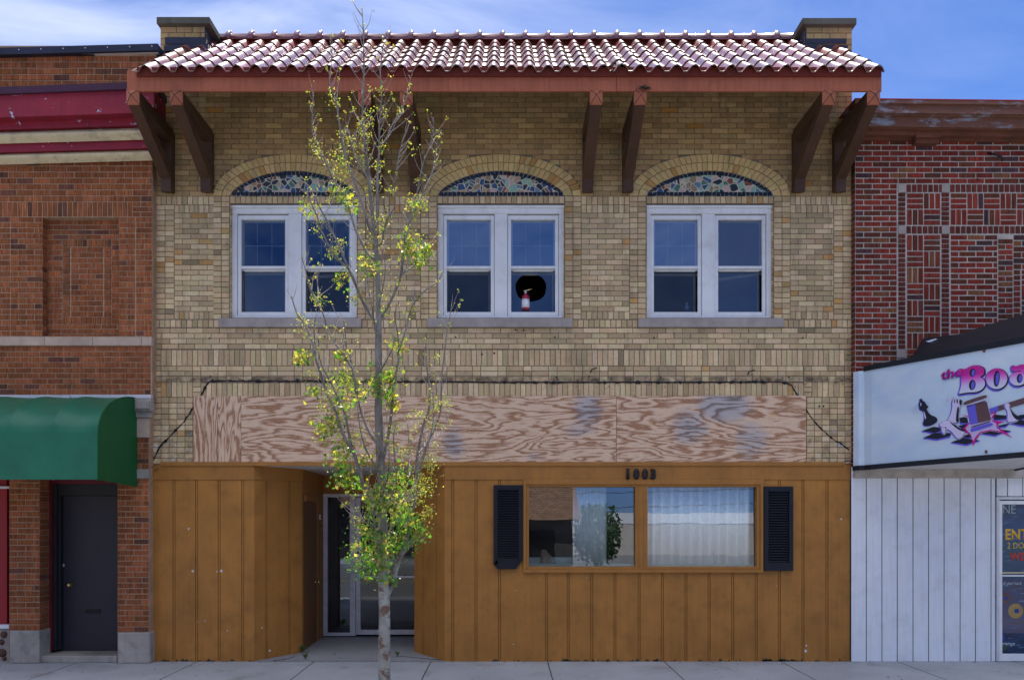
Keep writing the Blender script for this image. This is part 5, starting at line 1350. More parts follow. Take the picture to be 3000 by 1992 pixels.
# 'the'
def fsign(px, py, off):
    o = on_sign(px, py, off)
    def f(u, v, n): 
        d3_ = Vector((dv.x, dv.y, .0)); nn = Vector((dv.y, -dv.x, 0)); return o+d3_*u+Vector((0, 0, 1))*v+nn*n+Vector((0, 0, .06*u))
    return f
q = SGP(588, 452)
for (du, dz, m_, off, of2) in ((-6, 4, hal, .0125, .07), (-4, 3, pur, .014, .04), (0, 0, mag, .0155, .02)):
    text_obj('the', 'lettering', m_, SG, 0, 0, 0, .110, 1.28, of2, .0006, 0, fsign(q[0]+du/4.9*2, q[1]+dz, off))
# board squares
dia = [[(300, 1185), (470, 1128), (590, 1140), (600, 1180), (480, 1215)], [(320, 1285), (480, 1215), (720, 1215), (700, 1262), (520, 1305)], [(720, 1350), (890, 1285), (1130, 1322), (940, 1380)], [(800, 1010), (900, 985), (970, 1000), (960, 1075), (860, 1070)], [(830, 1110), (960, 1085), (970, 1140), (880, 1160)], [(880, 1270), (980, 1225), (1030, 1270), (960, 1290)],
       [(1150, 1225), (1280, 1190), (1450, 1215), (1350, 1248)], [(1330, 950), (1520, 965), (1530, 1010), (1340, 1030)], [(1400, 1110), (1560, 1075), (1500, 1120), (1410, 1130)], [(1430, 1165), (1580, 1185), (1500, 1210), (1440, 1195)], [(1580, 1080), (1720, 1025), (1850, 1060), (1850, 1110), (1720, 1105)], [(1690, 960), (1860, 940), (1860, 1000), (1720, 1000)]]
bo = decal('chess_board', dia, blk, 3)
for nm, m_, d_, sh, ly in (('board_edge', pur, 12, (-4, 14), 2), ('board_halo', hal, 24, (-4, 16), 1)):
    o = decal(nm, [offs(p, d_, sh) for p in dia], m_, ly); o.parent = bo; o.location = (0, 0, 0)
# burst
bur = [(850, 950), (970, 990), (985, 1060), (900, 1150), (740, 1215), (510, 1275), (700, 1225), (880, 1195), (980, 1230), (1020, 1290), (1035, 1410), (1075, 1320), (1150, 1215), (1290, 1185), (1430, 1205), (1610, 1292), (1470, 1180), (1385, 1130), (1400, 1085), (1520, 1045), (1380, 1050), (1310, 1030), (1330, 980), (1385, 905), (1270, 945), (1100, 1000)]
br_ = decal('star_burst', [bur], mag, 5); o = decal('burst_fill', [[(940, 990), (985, 1000), (1000, 1070), (930, 1150), (960, 1190), (1010, 1240), (1040, 1330), (1075, 1270), (1140, 1200), (1290, 1170), (1440, 1192), (1375, 1140), (1370, 1080), (1310, 1048), (1300, 990), (1350, 930), (1270, 965), (1100, 1010)]], lil, 6); o.parent = br_; o.location = (0, 0, 0)
# gavel
hd = [(945, 825), (1235, 765), (1300, 1030), (1000, 1100)]
gv = decal('gavel', [hd], brn, 8)
for nm, pl, m_, ly in (('gavel_shine', [(945, 825), (1070, 800), (1110, 1075), (1000, 1100)], pur, 9), ('gavel_band', cat([(900, 790), (930, 760), (1215, 668), (1245, 690), (1230, 715), (940, 812), (905, 815)]), brn, 9), ('gavel_band', cat([(1000, 1170), (1020, 1145), (1305, 1065), (1330, 1085), (1315, 1115), (1040, 1200), (1005, 1195)]), pur, 9),
                       ('gavel_line', [(950, 835), (1215, 750), (1220, 762), (955, 845)], blk, 10), ('gavel_line', [(1015, 1125), (1285, 1045), (1290, 1058), (1018, 1138)], blk, 10), ('gavel_handle', [(1270, 870), (1764, 712), (1850, 690), (1850, 770), (1764, 800), (1285, 935)], brn, 7), ('handle_shine', [(1270, 870), (1400, 828), (1410, 895), (1285, 935)], pur, 8), ('gavel_halo', [(885, 780), (1215, 655), (1260, 690), (1320, 1040), (1350, 1110), (1010, 1215), (985, 1160), (930, 850)], hal, 4)):
    o = decal(nm, [pl], m_, ly); o.parent = gv; o.location = (0, 0, 0)
# pieces
def piece(name, poly, base, shade=None, smooth=1, lay=9):
    pl = cat(poly, it=smooth); o = decal(name, [pl], base, lay)
    for nm, m_, d_, sh, ly in (('piece_outline', blk, 3, (0, 1), lay-1), ('piece_shade', pur, 5, (-12, 8), lay-2), ('piece_halo', hal, 13, (-6, 5), lay-3)):
        q_ = decal(nm, [offs(pl, d_, sh)], m_, ly); q_.parent = o; q_.location = (0, 0, 0)
    if shade: q_ = decal('piece_detail', [cat(s_, it=1) for s_ in shade[0]], shade[1], lay+1); q_.parent = o; q_.location = (0, 0, 0)
piece('bishop_piece', [(275, 730), (305, 728), (308, 750), (350, 775), (372, 820), (395, 830), (390, 855), (365, 865), (400, 930), (440, 965), (500, 985), (528, 1020), (520, 1060), (440, 1105), (370, 1115), (335, 1105), (325, 1070), (345, 1030), (345, 950), (320, 890), (285, 890), (275, 860), (262, 800), (285, 760)], blk, ([[(282, 800), (296, 775), (300, 810), (288, 838)], [(325, 895), (350, 930), (372, 1015), (350, 1015)]], whp))
piece('rook_piece', [(752, 735), (790, 728), (880, 740), (885, 800), (855, 830), (840, 900), (830, 1000), (850, 1060), (780, 1075), (680, 1040), (690, 1000), (725, 940), (745, 830), (740, 800)], whp, ([[(840, 740), (882, 742), (880, 800), (850, 830)], [(815, 840), (845, 840), (828, 1000), (845, 1055), (800, 1070), (795, 1000)], [(770, 738), (785, 738), (780, 790), (768, 790)], [(800, 736), (825, 738), (822, 795), (808, 795)]], blk))
piece('knight_piece', [(560, 1085), (620, 1040), (690, 1040), (760, 1075), (830, 1130), (870, 1160), (930, 1200), (900, 1260), (830, 1305), (780, 1260), (740, 1200), (690, 1165), (655, 1160), (640, 1190), (645, 1225), (610, 1225), (595, 1190), (590, 1130), (560, 1110)], whp, ([[(700, 1055), (760, 1080), (850, 1150), (930, 1170), (935, 1200), (860, 1185), (780, 1130)], [(600, 1125), (615, 1130), (605, 1145)], [(640, 1130), (665, 1130), (655, 1160), (640, 1150)]], blk), lay=12)
piece('pawn_piece', [(1495, 815), (1515, 790), (1550, 790), (1570, 820), (1560, 850), (1580, 900), (1610, 950), (1680, 1000), (1690, 1035), (1600, 1060), (1530, 1060), (1540, 980), (1535, 900), (1500, 850)], whp, ([[(1570, 850), (1600, 900), (1650, 960), (1764, 990), (1764, 1010), (1690, 1035), (1640, 1010), (1600, 950)]], blk), lay=11)
mv = decal('motion_lines', [[(150, 880), (190, 840), (230, 810), (190, 860), (185, 900), (235, 945), (180, 930)], [(215, 850), (235, 840), (215, 885), (255, 925), (225, 910)], [(640, 760), (665, 715), (705, 700), (670, 745), (655, 800)], [(700, 750), (725, 705), (770, 690), (730, 740), (712, 785)], [(1664, 915), (1720, 905), (1780, 880), (1764, 930), (1720, 920)]], hal, 4)

# =================================================================== MAPLE TREE
TY = -3.8
TX = X(1127, TY)
TR = thing('maple_tree', 'slender young maple with sparse yellow-green spring leaves in front of the shopfront', 'tree', (TX, TY, 0))
def barkm():
    t = NT('maple_bark')
    z = t.xyz()[2]
    col = t.mix(t.ramp(t.noise(9, 6, .65, (1, 1, .5)), [(.35, 0), (.65, 1)]), (.10, .085, .075), (.24, .225, .215))
    low = t.ramp(z, [(.0, 1), (1.9, 1), (2.3, 0)]) if False else t.ramp(t.math('MULTIPLY', z, .25), [(.32, 1), (.5, 0)])
    col = t.mix(t.math('MULTIPLY', low, t.ramp(t.noise(5, 5, .6, (1, 1, .6), 0, (1, 2, 3)), [(.40, .15), (.6, .85)])), col, (.34, .35, .32))
    col = t.mix(t.math('MULTIPLY', low, t.ramp(t.noise(8, 6, .75, (1, 1, 1.3), .5, (5, 2, 3)), [(.52, 0), (.58, .9)])), col, (.12, .055, .035))
    t.color(col); t.rough(.85); t.bump(t.noise(26, 6, .7, (1, 1, .4)), .8, .008); return t.m
M['bark'] = barkm()
def tp(u, v, dy=0.0): y = TY+dy; return Vector((X(u, y), y, Z(v, y)))
trunk = [(1127, 2103, 20), (1127, 2060, 18), (1126, 1900, 17.5), (1127, 1783, 16.5), (1124, 1700, 16), (1124, 1600, 15), (1120, 1500, 14), (1119, 1400, 13), (1112, 1300, 12.2), (1109, 1200, 11.2), (1110, 1120, 10.5), (1108, 1020, 10), (1109, 950, 9), (1108, 860, 7.6), (1105, 780, 7), (1100, 700, 6), (1092, 640, 5.5), (1086, 580, 4.8), (1080, 520, 4.3), (1073, 460, 4), (1067, 400, 3.4), (1061, 340, 3), (1064, 250, 2.5), (1066, 200, 2.2), (1065, 100, 1.6), (1062, 25, .9)]
kp = S(TY)
tkm = MB(); tkm.tube([tp(a, b)+Vector((R.uniform(-.003, .003), 0, 0)) for a, b, r in trunk], [r/kp for a, b, r in trunk], 16); 
# root flare and pit
tkm.tube([(TX, TY, -.05), (TX, TY, .02), (TX, TY, .09)], [.13, .095, .066], 16)
tkm.build('trunk', M['bark'], TR)
BR = [
 ([(1105,690),(1106,600),(1105,536),(1111,440),(1111,383),(1113,344),(1118,287),(1114,214),(1120,153),(1124,103)], 5, 1.2, .18),
 ([(1113,425),(1128,413),(1151,364),(1174,325),(1193,276),(1203,230)], 3.2, 1, .25),
 ([(1106,960),(1090,930),(1064,887),(1045,841),(1020,785),(995,726),(961,653),(938,611),(922,573)], 5.5, 1.2, -.35),
 ([(1045,841),(1026,795),(980,749),(946,684),(927,630),(907,588),(897,566)], 3.5, 1, -.5),
 ([(1095,690),(1079,657),(1064,607),(1044,547),(1025,497),(1013,463),(1002,413),(992,344),(982,291),(971,260),(965,226),(971,184),(967,115)], 5, 1, -.25),
 ([(1098,760),(1076,741),(1045,680),(1030,638),(1018,588),(1003,560),(982,536),(959,486),(944,451),(917,398),(915,344),(917,306),(917,272)], 4.4, 1, .3),
 ([(1010,455),(1000,420),(1018,380),(1030,420),(1045,470),(1075,520)][::-1], 2.6, 1.5, .1),
 ([(1112,945),(1118,930),(1141,887),(1156,856),(1175,803),(1181,741),(1187,695),(1198,653),(1210,623),(1219,581),(1237,490),(1250,452),(1262,421),(1271,379),(1269,344)], 5.8, 1.1, .35),
 ([(1212,620),(1235,574),(1262,517),(1275,478),(1281,425),(1284,400)], 3, 1, .45),
 ([(1175,803),(1206,783),(1233,757),(1248,730),(1256,712)], 3, 1, .5),
 ([(1107,720),(1118,711),(1125,676),(1137,638),(1156,604),(1156,551),(1162,497),(1174,432),(1187,390),(1200,360)], 3.6, 1, -.2),
 ([(1110,1310),(1099,1291),(1078,1258),(1057,1204),(1045,1150),(1038,1100),(1030,1059),(1015,1017),(1011,971),(1005,936)], 5, 1.2, .2),
 ([(1116,1390),(1103,1369),(1074,1320),(1057,1266),(1049,1208),(1045,1160)], 4, 1, -.2),
 ([(1118,1520),(1099,1494),(1086,1457),(1070,1432),(1053,1382),(1037,1328),(1012,1287),(995,1241),(979,1195),(958,1154),(942,1101),(927,1059),(919,1021),(904,975),(884,937),(869,917),(854,868)], 7.5, 1.6, -.35),
 ([(1035,1322),(1028,1299),(1016,1237),(1003,1191),(980,1145),(966,1112),(946,1078),(935,1040),(932,990)], 4.5, 1.2, -.5),
 ([(1045,1150),(1034,1086),(1020,1060),(995,1024),(965,979),(946,917),(930,887),(907,837),(892,780),(885,755)], 4.5, 1.1, .3),
 ([(930,887),(932,860),(930,829),(927,795)], 2.2, 1, .3),
 ([(927,1059),(922,1000),(920,960),(925,930)], 2.2, 1, -.4),
 ([(1132,1745),(1148,1713),(1165,1651),(1182,1610),(1196,1560),(1207,1494),(1215,1452),(1219,1390),(1223,1332),(1240,1245),(1258,1190),(1258,1130),(1250,1070),(1247,1010)], 9, 2, .3),
 ([(1219,1390),(1238,1340),(1256,1290),(1277,1245),(1290,1203),(1293,1141),(1296,1086),(1305,1009),(1309,971),(1317,932),(1323,894)], 4.4, 1.1, .45),
 ([(1207,1494),(1218,1420),(1226,1380),(1245,1330),(1262,1270),(1270,1220),(1268,1150)], 3.6, 1, .1),
 ([(1124,1510),(1140,1470),(1161,1415),(1157,1349),(1153,1286),(1160,1240)], 4.2, 1.1, -.3),
 ([(1118,1350),(1124,1336),(1136,1282),(1148,1204),(1155,1108),(1164,1078),(1168,1028),(1164,971),(1158,933),(1162,890)], 6, 1.3, .1),
 ([(1168,1028),(1190,963),(1202,910),(1217,883),(1252,845),(1279,829),(1298,795)], 3.2, .9, .2),
 ([(1122,1660),(1115,1639),(1103,1577),(1095,1515),(1088,1461),(1080,1420)], 4.5, 1.2, -.3),
 ([(1200,1400),(1200,1357),(1198,1299),(1194,1237)], 3, 1, .4),
 ([(1223,1332),(1250,1300),(1280,1280),(1300,1250),(1313,1215)], 2.6, .9, .6),
 ([(1110,1560),(1085,1540),(1060,1520),(1040,1500)], 2.6, .9, -.5),
 ([(1125,1500),(1150,1480),(1180,1470),(1205,1430)], 2.8, .9, -.55),
 ([(1160,1660),(1195,1600),(1225,1590),(1240,1575)], 2.8, .9, .6),
 ([(1108,1100),(1130,1060),(1150,1020),(1158,980)], 3, .9, -.3),
 ([(1107,1000),(1098,960),(1090,900),(1080,850),(1075,800)], 3, .8, -.35),
 ([(1107,900),(1120,850),(1128,800),(1126,740)], 2.6, .8, -.3),
 ([(1118,1450),(1135,1400),(1140,1340),(1138,1290)], 3, .9, -.35),
]
pts3 = []   # (position, direction, px height)
def smooth_path(p, n=4):
    out = []
    for i in range(len(p)-1):
        p0, p1, p2, p3 = p[max(0, i-1)], p[i], p[i+1], p[min(len(p)-1, i+2)]
        for k in range(n):
            t = k/n; out.append(.5*((2*p1)+(-p0+p2)*t+(2*p0-5*p1+4*p2-p3)*t*t+(-p0+3*p1-3*p2+p3)*t**3))
    out.append(p[-1]); return out
bm_ = [MB() for _ in BR]; tips = []
twm = MB()
def twig(o, d, L, r):
    n = 5; pts = [o]; p = o.copy(); d = d.normalized()
    for k in range(n):
        d = (d+Vector((R.gauss(0, .09), R.gauss(0, .09), .16))).normalized(); p = p+d*L/n; pts.append(p.copy())
    twm.tube(pts, [r*(1-.75*k/n) for k in range(n+1)], 5, 0, False)
    return pts
buds = []
for bi, (pl, r0, r1, dep) in enumerate(BR):
    n = len(pl); P3 = []
    for i, (u, v) in enumerate(pl):
        t = i/(n-1); P3.append(tp(u, v, dep*(math.sin(t*math.pi/2))))
    sp = smooth_path(P3, 4); m = bm_[bi]; k = len(sp)
    m.tube(sp, [(r0+(r1-r0)*(i/(k-1))**.8)/kp for i in range(k)], 8, 0)
    m.build('branch', M['bark'], TR)
    L = 0
    for i in range(1, k):
        seg = (sp[i]-sp[i-1]); L += seg.length; frac = i/(k-1)
        pts3.append((sp[i], seg.normalized(), frac, bi))
        if frac > .15 and R.random() < min(.95, seg.length/.05):
            a = R.uniform(0, 6.283); side = Vector((math.cos(a), math.sin(a)*.8, 0)); d = (seg.normalized()*.8+side*.85)
            ln = R.uniform(.07, .34)*(1.15-frac*.5); tw_ = twig(sp[i], d, ln, .0032)
            tips.append((tw_[-1], frac, tw_)); buds += [tw_[2], tw_[3], tw_[-1]]
    tips.append((sp[-1], 1, sp[-3:]))
# twigs on the trunk
for i in range(len(trunk)-1):
    if trunk[i][1] > 1660: continue
    for _ in range(5):
        t = R.random(); a, b = trunk[i], trunk[i+1]; o = tp(a[0]+(b[0]-a[0])*t, a[1]+(b[1]-a[1])*t); an = R.uniform(0, 6.283)
        tw_ = twig(o, Vector((math.cos(an), math.sin(an), .9)), R.uniform(.08, .28), .004); tips.append((tw_[-1], .6, tw_)); buds += tw_[2:]
twm.build('twigs', paint('pale_twig_bark', (.36, .31, .30), .7, .3), TR, recalc=False)

def leafm():
    t = NT('young_leaf'); t.t.nodes.remove(t.p); a = t.n('ShaderNodeVertexColor', layer_name='Col')
    d = t.n('ShaderNodeBsdfDiffuse'); tl = t.n('ShaderNodeBsdfTranslucent'); gl_ = t.n('ShaderNodeBsdfGlossy'); gl_.inputs['Roughness'].default_value = .35
    t.l(a.outputs[0], d.inputs[0]); t.l(t.mix(1, a.outputs[0], (1.5, 1.45, .75), 'MULTIPLY'), tl.inputs[0])
    m1 = t.n('ShaderNodeMixShader'); m1.inputs[0].default_value = .5; t.l(d.outputs[0], m1.inputs[1]); t.l(tl.outputs[0], m1.inputs[2])
    m2 = t.n('ShaderNodeMixShader'); m2.inputs[0].default_value = .05; t.l(m1.outputs[0], m2.inputs[1]); t.l(gl_.outputs[0], m2.inputs[2]); t.l(m2.outputs[0], t.out.inputs[0])
    return t.m
M['leaf'] = leafm()
lf = MB()
YG = [(.38, .42, .055), (.47, .46, .08), (.33, .40, .05), (.52, .47, .12), (.28, .38, .045)]
GR = [(.07, .20, .025), (.11, .28, .03), (.15, .34, .035), (.06, .15, .03)]
OR = [(.40, .28, .10), (.45, .33, .13), (.32, .18, .09)]
def leaf(o, size, col, droop=.5):
    a = R.uniform(0, 6.283); el = R.uniform(-1.2, .3)-droop*.5; d = Vector((math.cos(a)*math.cos(el), math.sin(a)*math.cos(el), math.sin(el)))
    s = d.cross(Vector((R.gauss(0, 1), R.gauss(0, 1), R.gauss(0, 1)))).normalized(); n = d.cross(s)
    L, W_ = size, size*R.uniform(.32, .5)
    p = [o, o+d*L*.35+s*W_+n*L*.06, o+d*L*.62+s*W_*.55, o+d*L+n*-L*.08, o+d*L*.62-s*W_*.55, o+d*L*.35-s*W_+n*L*.06]
    lf.solid(p, [(0, 1, 2, 3), (0, 3, 4, 5)], 0, col)
def bigleaf(o, size, col):
    a = R.uniform(0, 6.283); el = R.uniform(-1.3, -.1); d = Vector((math.cos(a)*math.cos(el), math.sin(a)*math.cos(el), math.sin(el)))
    s = d.cross(Vector((R.gauss(0, .5), R.gauss(0, 1), R.gauss(0, .6)))).normalized(); n = d.cross(s); L = size
    pr = [(0, 0), (.25, .18), (.18, .5), (.45, .28), (.62, .42), (.68, .2), (1, 0), (.68, -.2), (.62, -.42), (.45, -.28), (.18, -.5), (.25, -.18)]
    cu_ = R.uniform(.05, .3)
    pp_ = [o+d*L*x_+s*L*y_+n*L*(cu_*abs(y_)-.15*x_*x_) for x_, y_ in pr]; c0 = o+d*L*.4
    lf.solid(pp_+[c0], [(12, i, (i+1) % 12) for i in range(12)], 0, col)
def cluster(o, rad_, n, green):
    for _ in range(n):
        off = Vector((R.gauss(0, rad_*.55), R.gauss(0, rad_*.55), R.gauss(0, rad_*.55)-rad_*.2))
        r = R.random()
        c_ = R.choice(GR) if r < green else (R.choice(OR) if r > .93-.10*(1-green) else R.choice(YG))
        k = R.uniform(.75, 1.25); c_ = tuple(q*k for q in c_)
        if green > .3 and R.random() < .22: bigleaf(o+off, R.uniform(.03, .060), c_)
        else: leaf(o+off, R.uniform(.009, .022) if green < .3 else R.uniform(.012, .030), c_)
LF = [  # prominent clumps, photograph pixels, radius m, leaves, green share
 (925, 425, .07, 60, .1), (935, 445, .06, 50, .1), (975, 275, .05, 45, .15), (978, 295, .05, 45, .15), (985, 450, .09, 90, .15), (1005, 440, .08, 90, .2), (1020, 410, .06, 60, .1), (1010, 480, .09, 110, .2), (1000, 500, .08, 90, .2), (1062, 360, .07, 60, .1), (1075, 375, .07, 60, .1), (1055, 425, .06, 50, .1), (1080, 400, .06, 50, .1), (1118, 425, .05, 60, .2), (1113, 260, .05, 40, .2), (1170, 322, .04, 35, .1), (1080, 340, .05, 40, .1),
 (1000, 380, .04, 30, .1), (1075, 460, .06, 50, .1), (1095, 540, .06, 60, .1), (1110, 480, .05, 40, .15), (1150, 555, .05, 40, .05), (1222, 525, .03, 20, .02), (990, 560, .09, 110, .25), (1010, 570, .08, 90, .4), (975, 545, .06, 50, .1), (1030, 600, .06, 50, .5), (910, 610, .07, 70, .3), (925, 625, .06, 50, .2), (1205, 590, .08, 100, .15), (1222, 600, .08, 90, .4), (1238, 590, .06, 60, .1), (905, 605, .06, 40, .2), (930, 665, .05, 50, .15), (1110, 660, .1, 130, .12), (1100, 690, .1, 120, .15), (1120, 640, .08, 80, .1), (1195, 700, .1, 120, .3), (1215, 690, .1, 120, .25), (1200, 730, .09, 100, .4), (1235, 740, .09, 110, .35), (1250, 735, .06, 60, .3), (1225, 775, .06, 60, .4), (970, 735, .07, 90, .25), (985, 725, .06, 60, .2), (1075, 760, .1, 110, .4), (1085, 780, .08, 80, .5), (1003, 705, .04, 30, .02), (1000, 810, .07, 80, .3), (1020, 800, .06, 60, .2), (1040, 872, .07, 80, .25), (1035, 860, .05, 50, .15), (935, 870, .07, 90, .25), (930, 880, .05, 50, .2), (1130, 860, .08, 60, .05), (1160, 820, .06, 40, .0), (1120, 910, .07, 60, .15), (1205, 900, .07, 60, .02), (1230, 868, .03, 20, .0),
 (885, 930, .06, 60, .1), (895, 955, .07, 70, .1), (890, 1035, .07, 90, .3), (880, 1050, .06, 60, .3), (1003, 1035, .07, 90, .3), (1165, 1000, .08, 90, .3), (1170, 1020, .07, 60, .2), (1282, 1040, .04, 30, .05), (905, 1090, .06, 50, .2), (1010, 1100, .1, 140, .3), (995, 1125, .09, 110, .25), (1030, 1110, .07, 70, .3), (920, 1140, .06, 60, .5), (1085, 1060, .04, 12, .9), (1100, 1120, .08, 100, .55), (1110, 1135, .08, 100, .6), (1130, 1110, .08, 90, .3), (1145, 1090, .08, 80, .3), (970, 1150, .09, 120, .2), (1000, 1170, .1, 140, .5), (1040, 1150, .09, 120, .3), (950, 1190, .08, 100, .25), (1140, 1155, .08, 100, .4), (1150, 1180, .06, 70, .5), (1235, 1210, .07, 90, .2), (1265, 1160, .06, 60, .1), (1280, 1185, .07, 70, .1), (1310, 1180, .06, 60, .15), (1300, 1165, .05, 30, .05), (960, 1240, .09, 130, .35), (950, 1255, .09, 120, .3), (985, 1225, .09, 110, .4), (1035, 1280, .09, 120, .2), (1045, 1270, .07, 80, .1), (1155, 1240, .07, 70, .2), (1165, 1245, .05, 50, .1), (1265, 1240, .06, 50, .05), (990, 1300, .1, 140, .35), (1010, 1330, .1, 130, .3), (1160, 1310, .06, 70, .2), (1275, 1300, .05, 40, .1), (1260, 1340, .08, 110, .15), (1255, 1350, .08, 100, .15),
 (1000, 1365, .08, 100, .5), (1020, 1385, .1, 110, .5), (985, 1405, .06, 40, .9), (1035, 1410, .08, 90, .6), (1065, 1335, .06, 60, .3), (1190, 1320, .08, 80, .1), (1170, 1390, .1, 140, .4), (1140, 1410, .08, 110, .5), (1200, 1400, .1, 130, .2), (1235, 1390, .1, 140, .15), (1250, 1400, .1, 140, .15), (1215, 1440, .1, 140, .2), (1240, 1440, .09, 110, .15), (1190, 1450, .1, 140, .2), (1085, 1440, .07, 80, .3), (1110, 1460, .1, 150, .5), (1125, 1450, .09, 130, .5), (1150, 1480, .1, 140, .3), (1180, 1500, .11, 170, .5), (1165, 1520, .1, 150, .6), (1200, 1530, .1, 150, .6), (1230, 1540, .09, 120, .6), (1250, 1500, .08, 60, .05), (1090, 1500, .08, 100, .6), (1060, 1530, .09, 110, .25), (1045, 1520, .07, 80, .15), (1075, 1550, .1, 130, .5), (1060, 1600, .1, 110, .5), (1035, 1590, .06, 50, .2), (1120, 1580, .1, 160, .45), (1130, 1600, .1, 150, .45), (1155, 1590, .1, 150, .6), (1185, 1570, .09, 130, .6), (1215, 1580, .09, 110, .6), (1070, 1630, .09, 100, .6), (1050, 1650, .08, 80, .7), (1065, 1680, .06, 40, .8), (1120, 1640, .09, 140, .5), (1128, 1680, .08, 110, .6), (1150, 1690, .05, 40, .7), (1100, 1620, .08, 90, .5), (1245, 1545, .05, 14, .9), (1020, 1630, .04, 16, .9), (1000, 1602, .02, 4, .9), (1175, 1640, .05, 16, .8), (1215, 1620, .03, 6, .9),
 (1240, 1500, .04, 40, .02), (1258, 1490, .03, 30, .0), (1040, 1445, .03, 20, .0), (1160, 1465, .08, 100, .3)]
for (u, v, r, n, g) in LF:
    near = sorted(pts3, key=lambda q_: (q_[0].x-X(u, q_[0].y))**2+(q_[0].z-Z(v, q_[0].y))**2)[0]
    dy = near[0].y-TY if near else 0
    cluster(tp(u, v, dy*.8), r*1.0, int(n*.95), min(.8, g*1.15))
# buds and small tufts at the twig tips
for (p, f, tw_) in tips:
    if R.random() < .55: cluster(p, .016, R.randint(3, 9), .08 if p.z > 2.6 else .3)
for p in buds:
    if R.random() < .5: leaf(p, R.uniform(.006, .014), R.choice(OR), 0)
lf.build('foliage', M['leaf'], TR, recalc=False)
mb = MB(); mb.box(TX-.55, TX+.55, TY-.55, TY+.55, -.02, .012); struct(mb.build('tree_pit', M['soil'], bevel=.01))

# weeds in the entry
def weed(u, v, y, n, h, lab):
    m = MB(); x0, z0 = X(u, y), .02
    for k in range(n):
        a = R.uniform(0, 6.283); d = Vector((math.cos(a)*.5, math.sin(a)*.5, 1)).normalized(); L = h*R.uniform(.5, 1); s = d.cross(Vector((0, 0, 1))).normalized()*L*.1; o = Vector((x0, y, z0))
        mid = o+d*L*.6; tip = o+d*L+Vector((d.x, d.y, -.3))*L*.25; g_ = R.uniform(.7, 1.2); c_ = (.10*g_, .20*g_, .04*g_)
        m.solid([o, mid+s, tip, mid-s], [(0, 1, 2, 3)], 0, c_)
    tag(m.build('weed', M['leaf'], None, recalc=False), lab, 'weed')
weed(888, 1905, .62, 16, .16, 'green weed growing at the left corner of the shop entry')
weed(895, 1935, .05, 12, .13, 'small weed in the crack at the sidewalk edge of the entry, left side')
weed(1165, 1920, .3, 14, .11, 'small weed in the floor crack right of the tree trunk')

# dry leaf and grit litter on the pavement
mb = MB()
for _ in range(620):
    a = R.uniform(-7.5, 9); b = -abs(R.gauss(0, .05))-.02 if R.random() < .7 else R.uniform(-1.6, -.05); r = R.uniform(.004, .016); t0 = R.uniform(0, 6.28); k = R.uniform(.4, 1.2)
    if -3.2 < a < -1.0 and R.random() < .3: b = R.uniform(.0, 1.8)
    mb.solid([(a+r*math.cos(t0+q)*R.uniform(.5, 1.3), b+r*math.sin(t0+q)*R.uniform(.5, 1.3), (.004 if b < 0 else .034)+R.uniform(0, .006)) for q in (0, 1.4, 2.9, 4.4)], [(0, 1, 2, 3)], 0, (.09*k, .07*k, .045*k))
lt = NT('leaf_litter'); lt.color(lt.n('ShaderNodeVertexColor', layer_name='Col').outputs[0]); lt.rough(.9)
o = mb.build('leaf_litter', lt.m, None, recalc=False); o['kind'] = 'stuff'
# hanging wires at the left end of the header
mb = MB()
mb.tube([(X(447), -.03, Z(1352)), (X(440), -.07, Z(1362)), (X(450), -.09, Z(1372)), (X(462), -.06, Z(1362)), (X(470), -.05, Z(1375)), (X(455), -.05, Z(1378))], .004, 6)
mb.tube([(X(2470), -.03, Z(1352)), (X(2480), -.05, Z(1350)), (X(2495), -.06, Z(1353))], .006, 6); mb.build('loose_wire', M['blackiron'], B1)

# =================================================================== ACROSS THE STREET (seen reflected)
OP = thing('mansard_shop', 'low shop with brown shingled roof across the street, reflected in the shop window', 'building', (-3, -24, 0))
shing = NT('brown_shingles'); v_ = shing.n('ShaderNodeTexBrick'); v_.inputs['Scale'].default_value = 1.0; v_.inputs['Brick Width'].default_value = .22; v_.inputs['Row Height'].default_value = .085; v_.inputs['Mortar Size'].default_value = .008
v_.inputs['Color1'].default_value = (.30, .17, .10, 1); v_.inputs['Color2'].default_value = (.20, .11, .065, 1); v_.inputs['Mortar'].default_value = (.05, .03, .02, 1)
mpn = shing.n('ShaderNodeMapping'); mpn.inputs['Rotation'].default_value = (rad(90), 0, 0); shing.l(shing.tc.outputs['Object'], mpn.inputs[0]); shing.l(mpn.outputs[0], v_.inputs['Vector']); shing.color(v_.outputs[0]); shing.rough(.9)
mb = MB(); mb.box(-9, 2.7, -34, -24, 0, 2.35); mb.build('shop_wall', paint('dark_shop_wall', (.06, .055, .05), .7, .2), OP)
mb = MB(); mb.solid([(-9.3, -23.6, 2.28), (3.0, -23.6, 2.28), (3.0, -34, 2.28), (-9.3, -34, 2.28), (-8.9, -25.0, 5.8), (2.6, -25.0, 5.8), (2.6, -33, 5.8), (-8.9, -33, 5.8)], [(0,3,2,1),(4,5,6,7),(0,1,5,4),(1,2,6,5),(2,3,7,6),(3,0,4,7)]); mb.build('roof', shing.m, OP)
for k in range(4):
    mb = MB(); mb.box(-7.6+k*2.6, -5.8+k*2.6, -23.97, -23.94, .7, 1.9); mb.build('window', M['glass_low'], OP)
OB = thing('storage_building', 'long low beige metal building far across the street, reflected in the shop window', 'building', (20, -60, 0))
mb = MB(); mb.box(3.5, 60, -72, -62, 0, 2.6); mb.build('metal_wall', paint('beige_metal', (.55, .50, .44), .6, .1), OB)
mb = MB(); mb.box(3.5, 60, -72, -61.97, 2.6, 3.5); mb.build('roof', paint('pale_metal_roof', (.75, .76, .78), .5, .1), OB)
OC = thing('pale_building', 'tall pale building beyond the street opposite the neighbours', 'building', (-25, -40, 0))
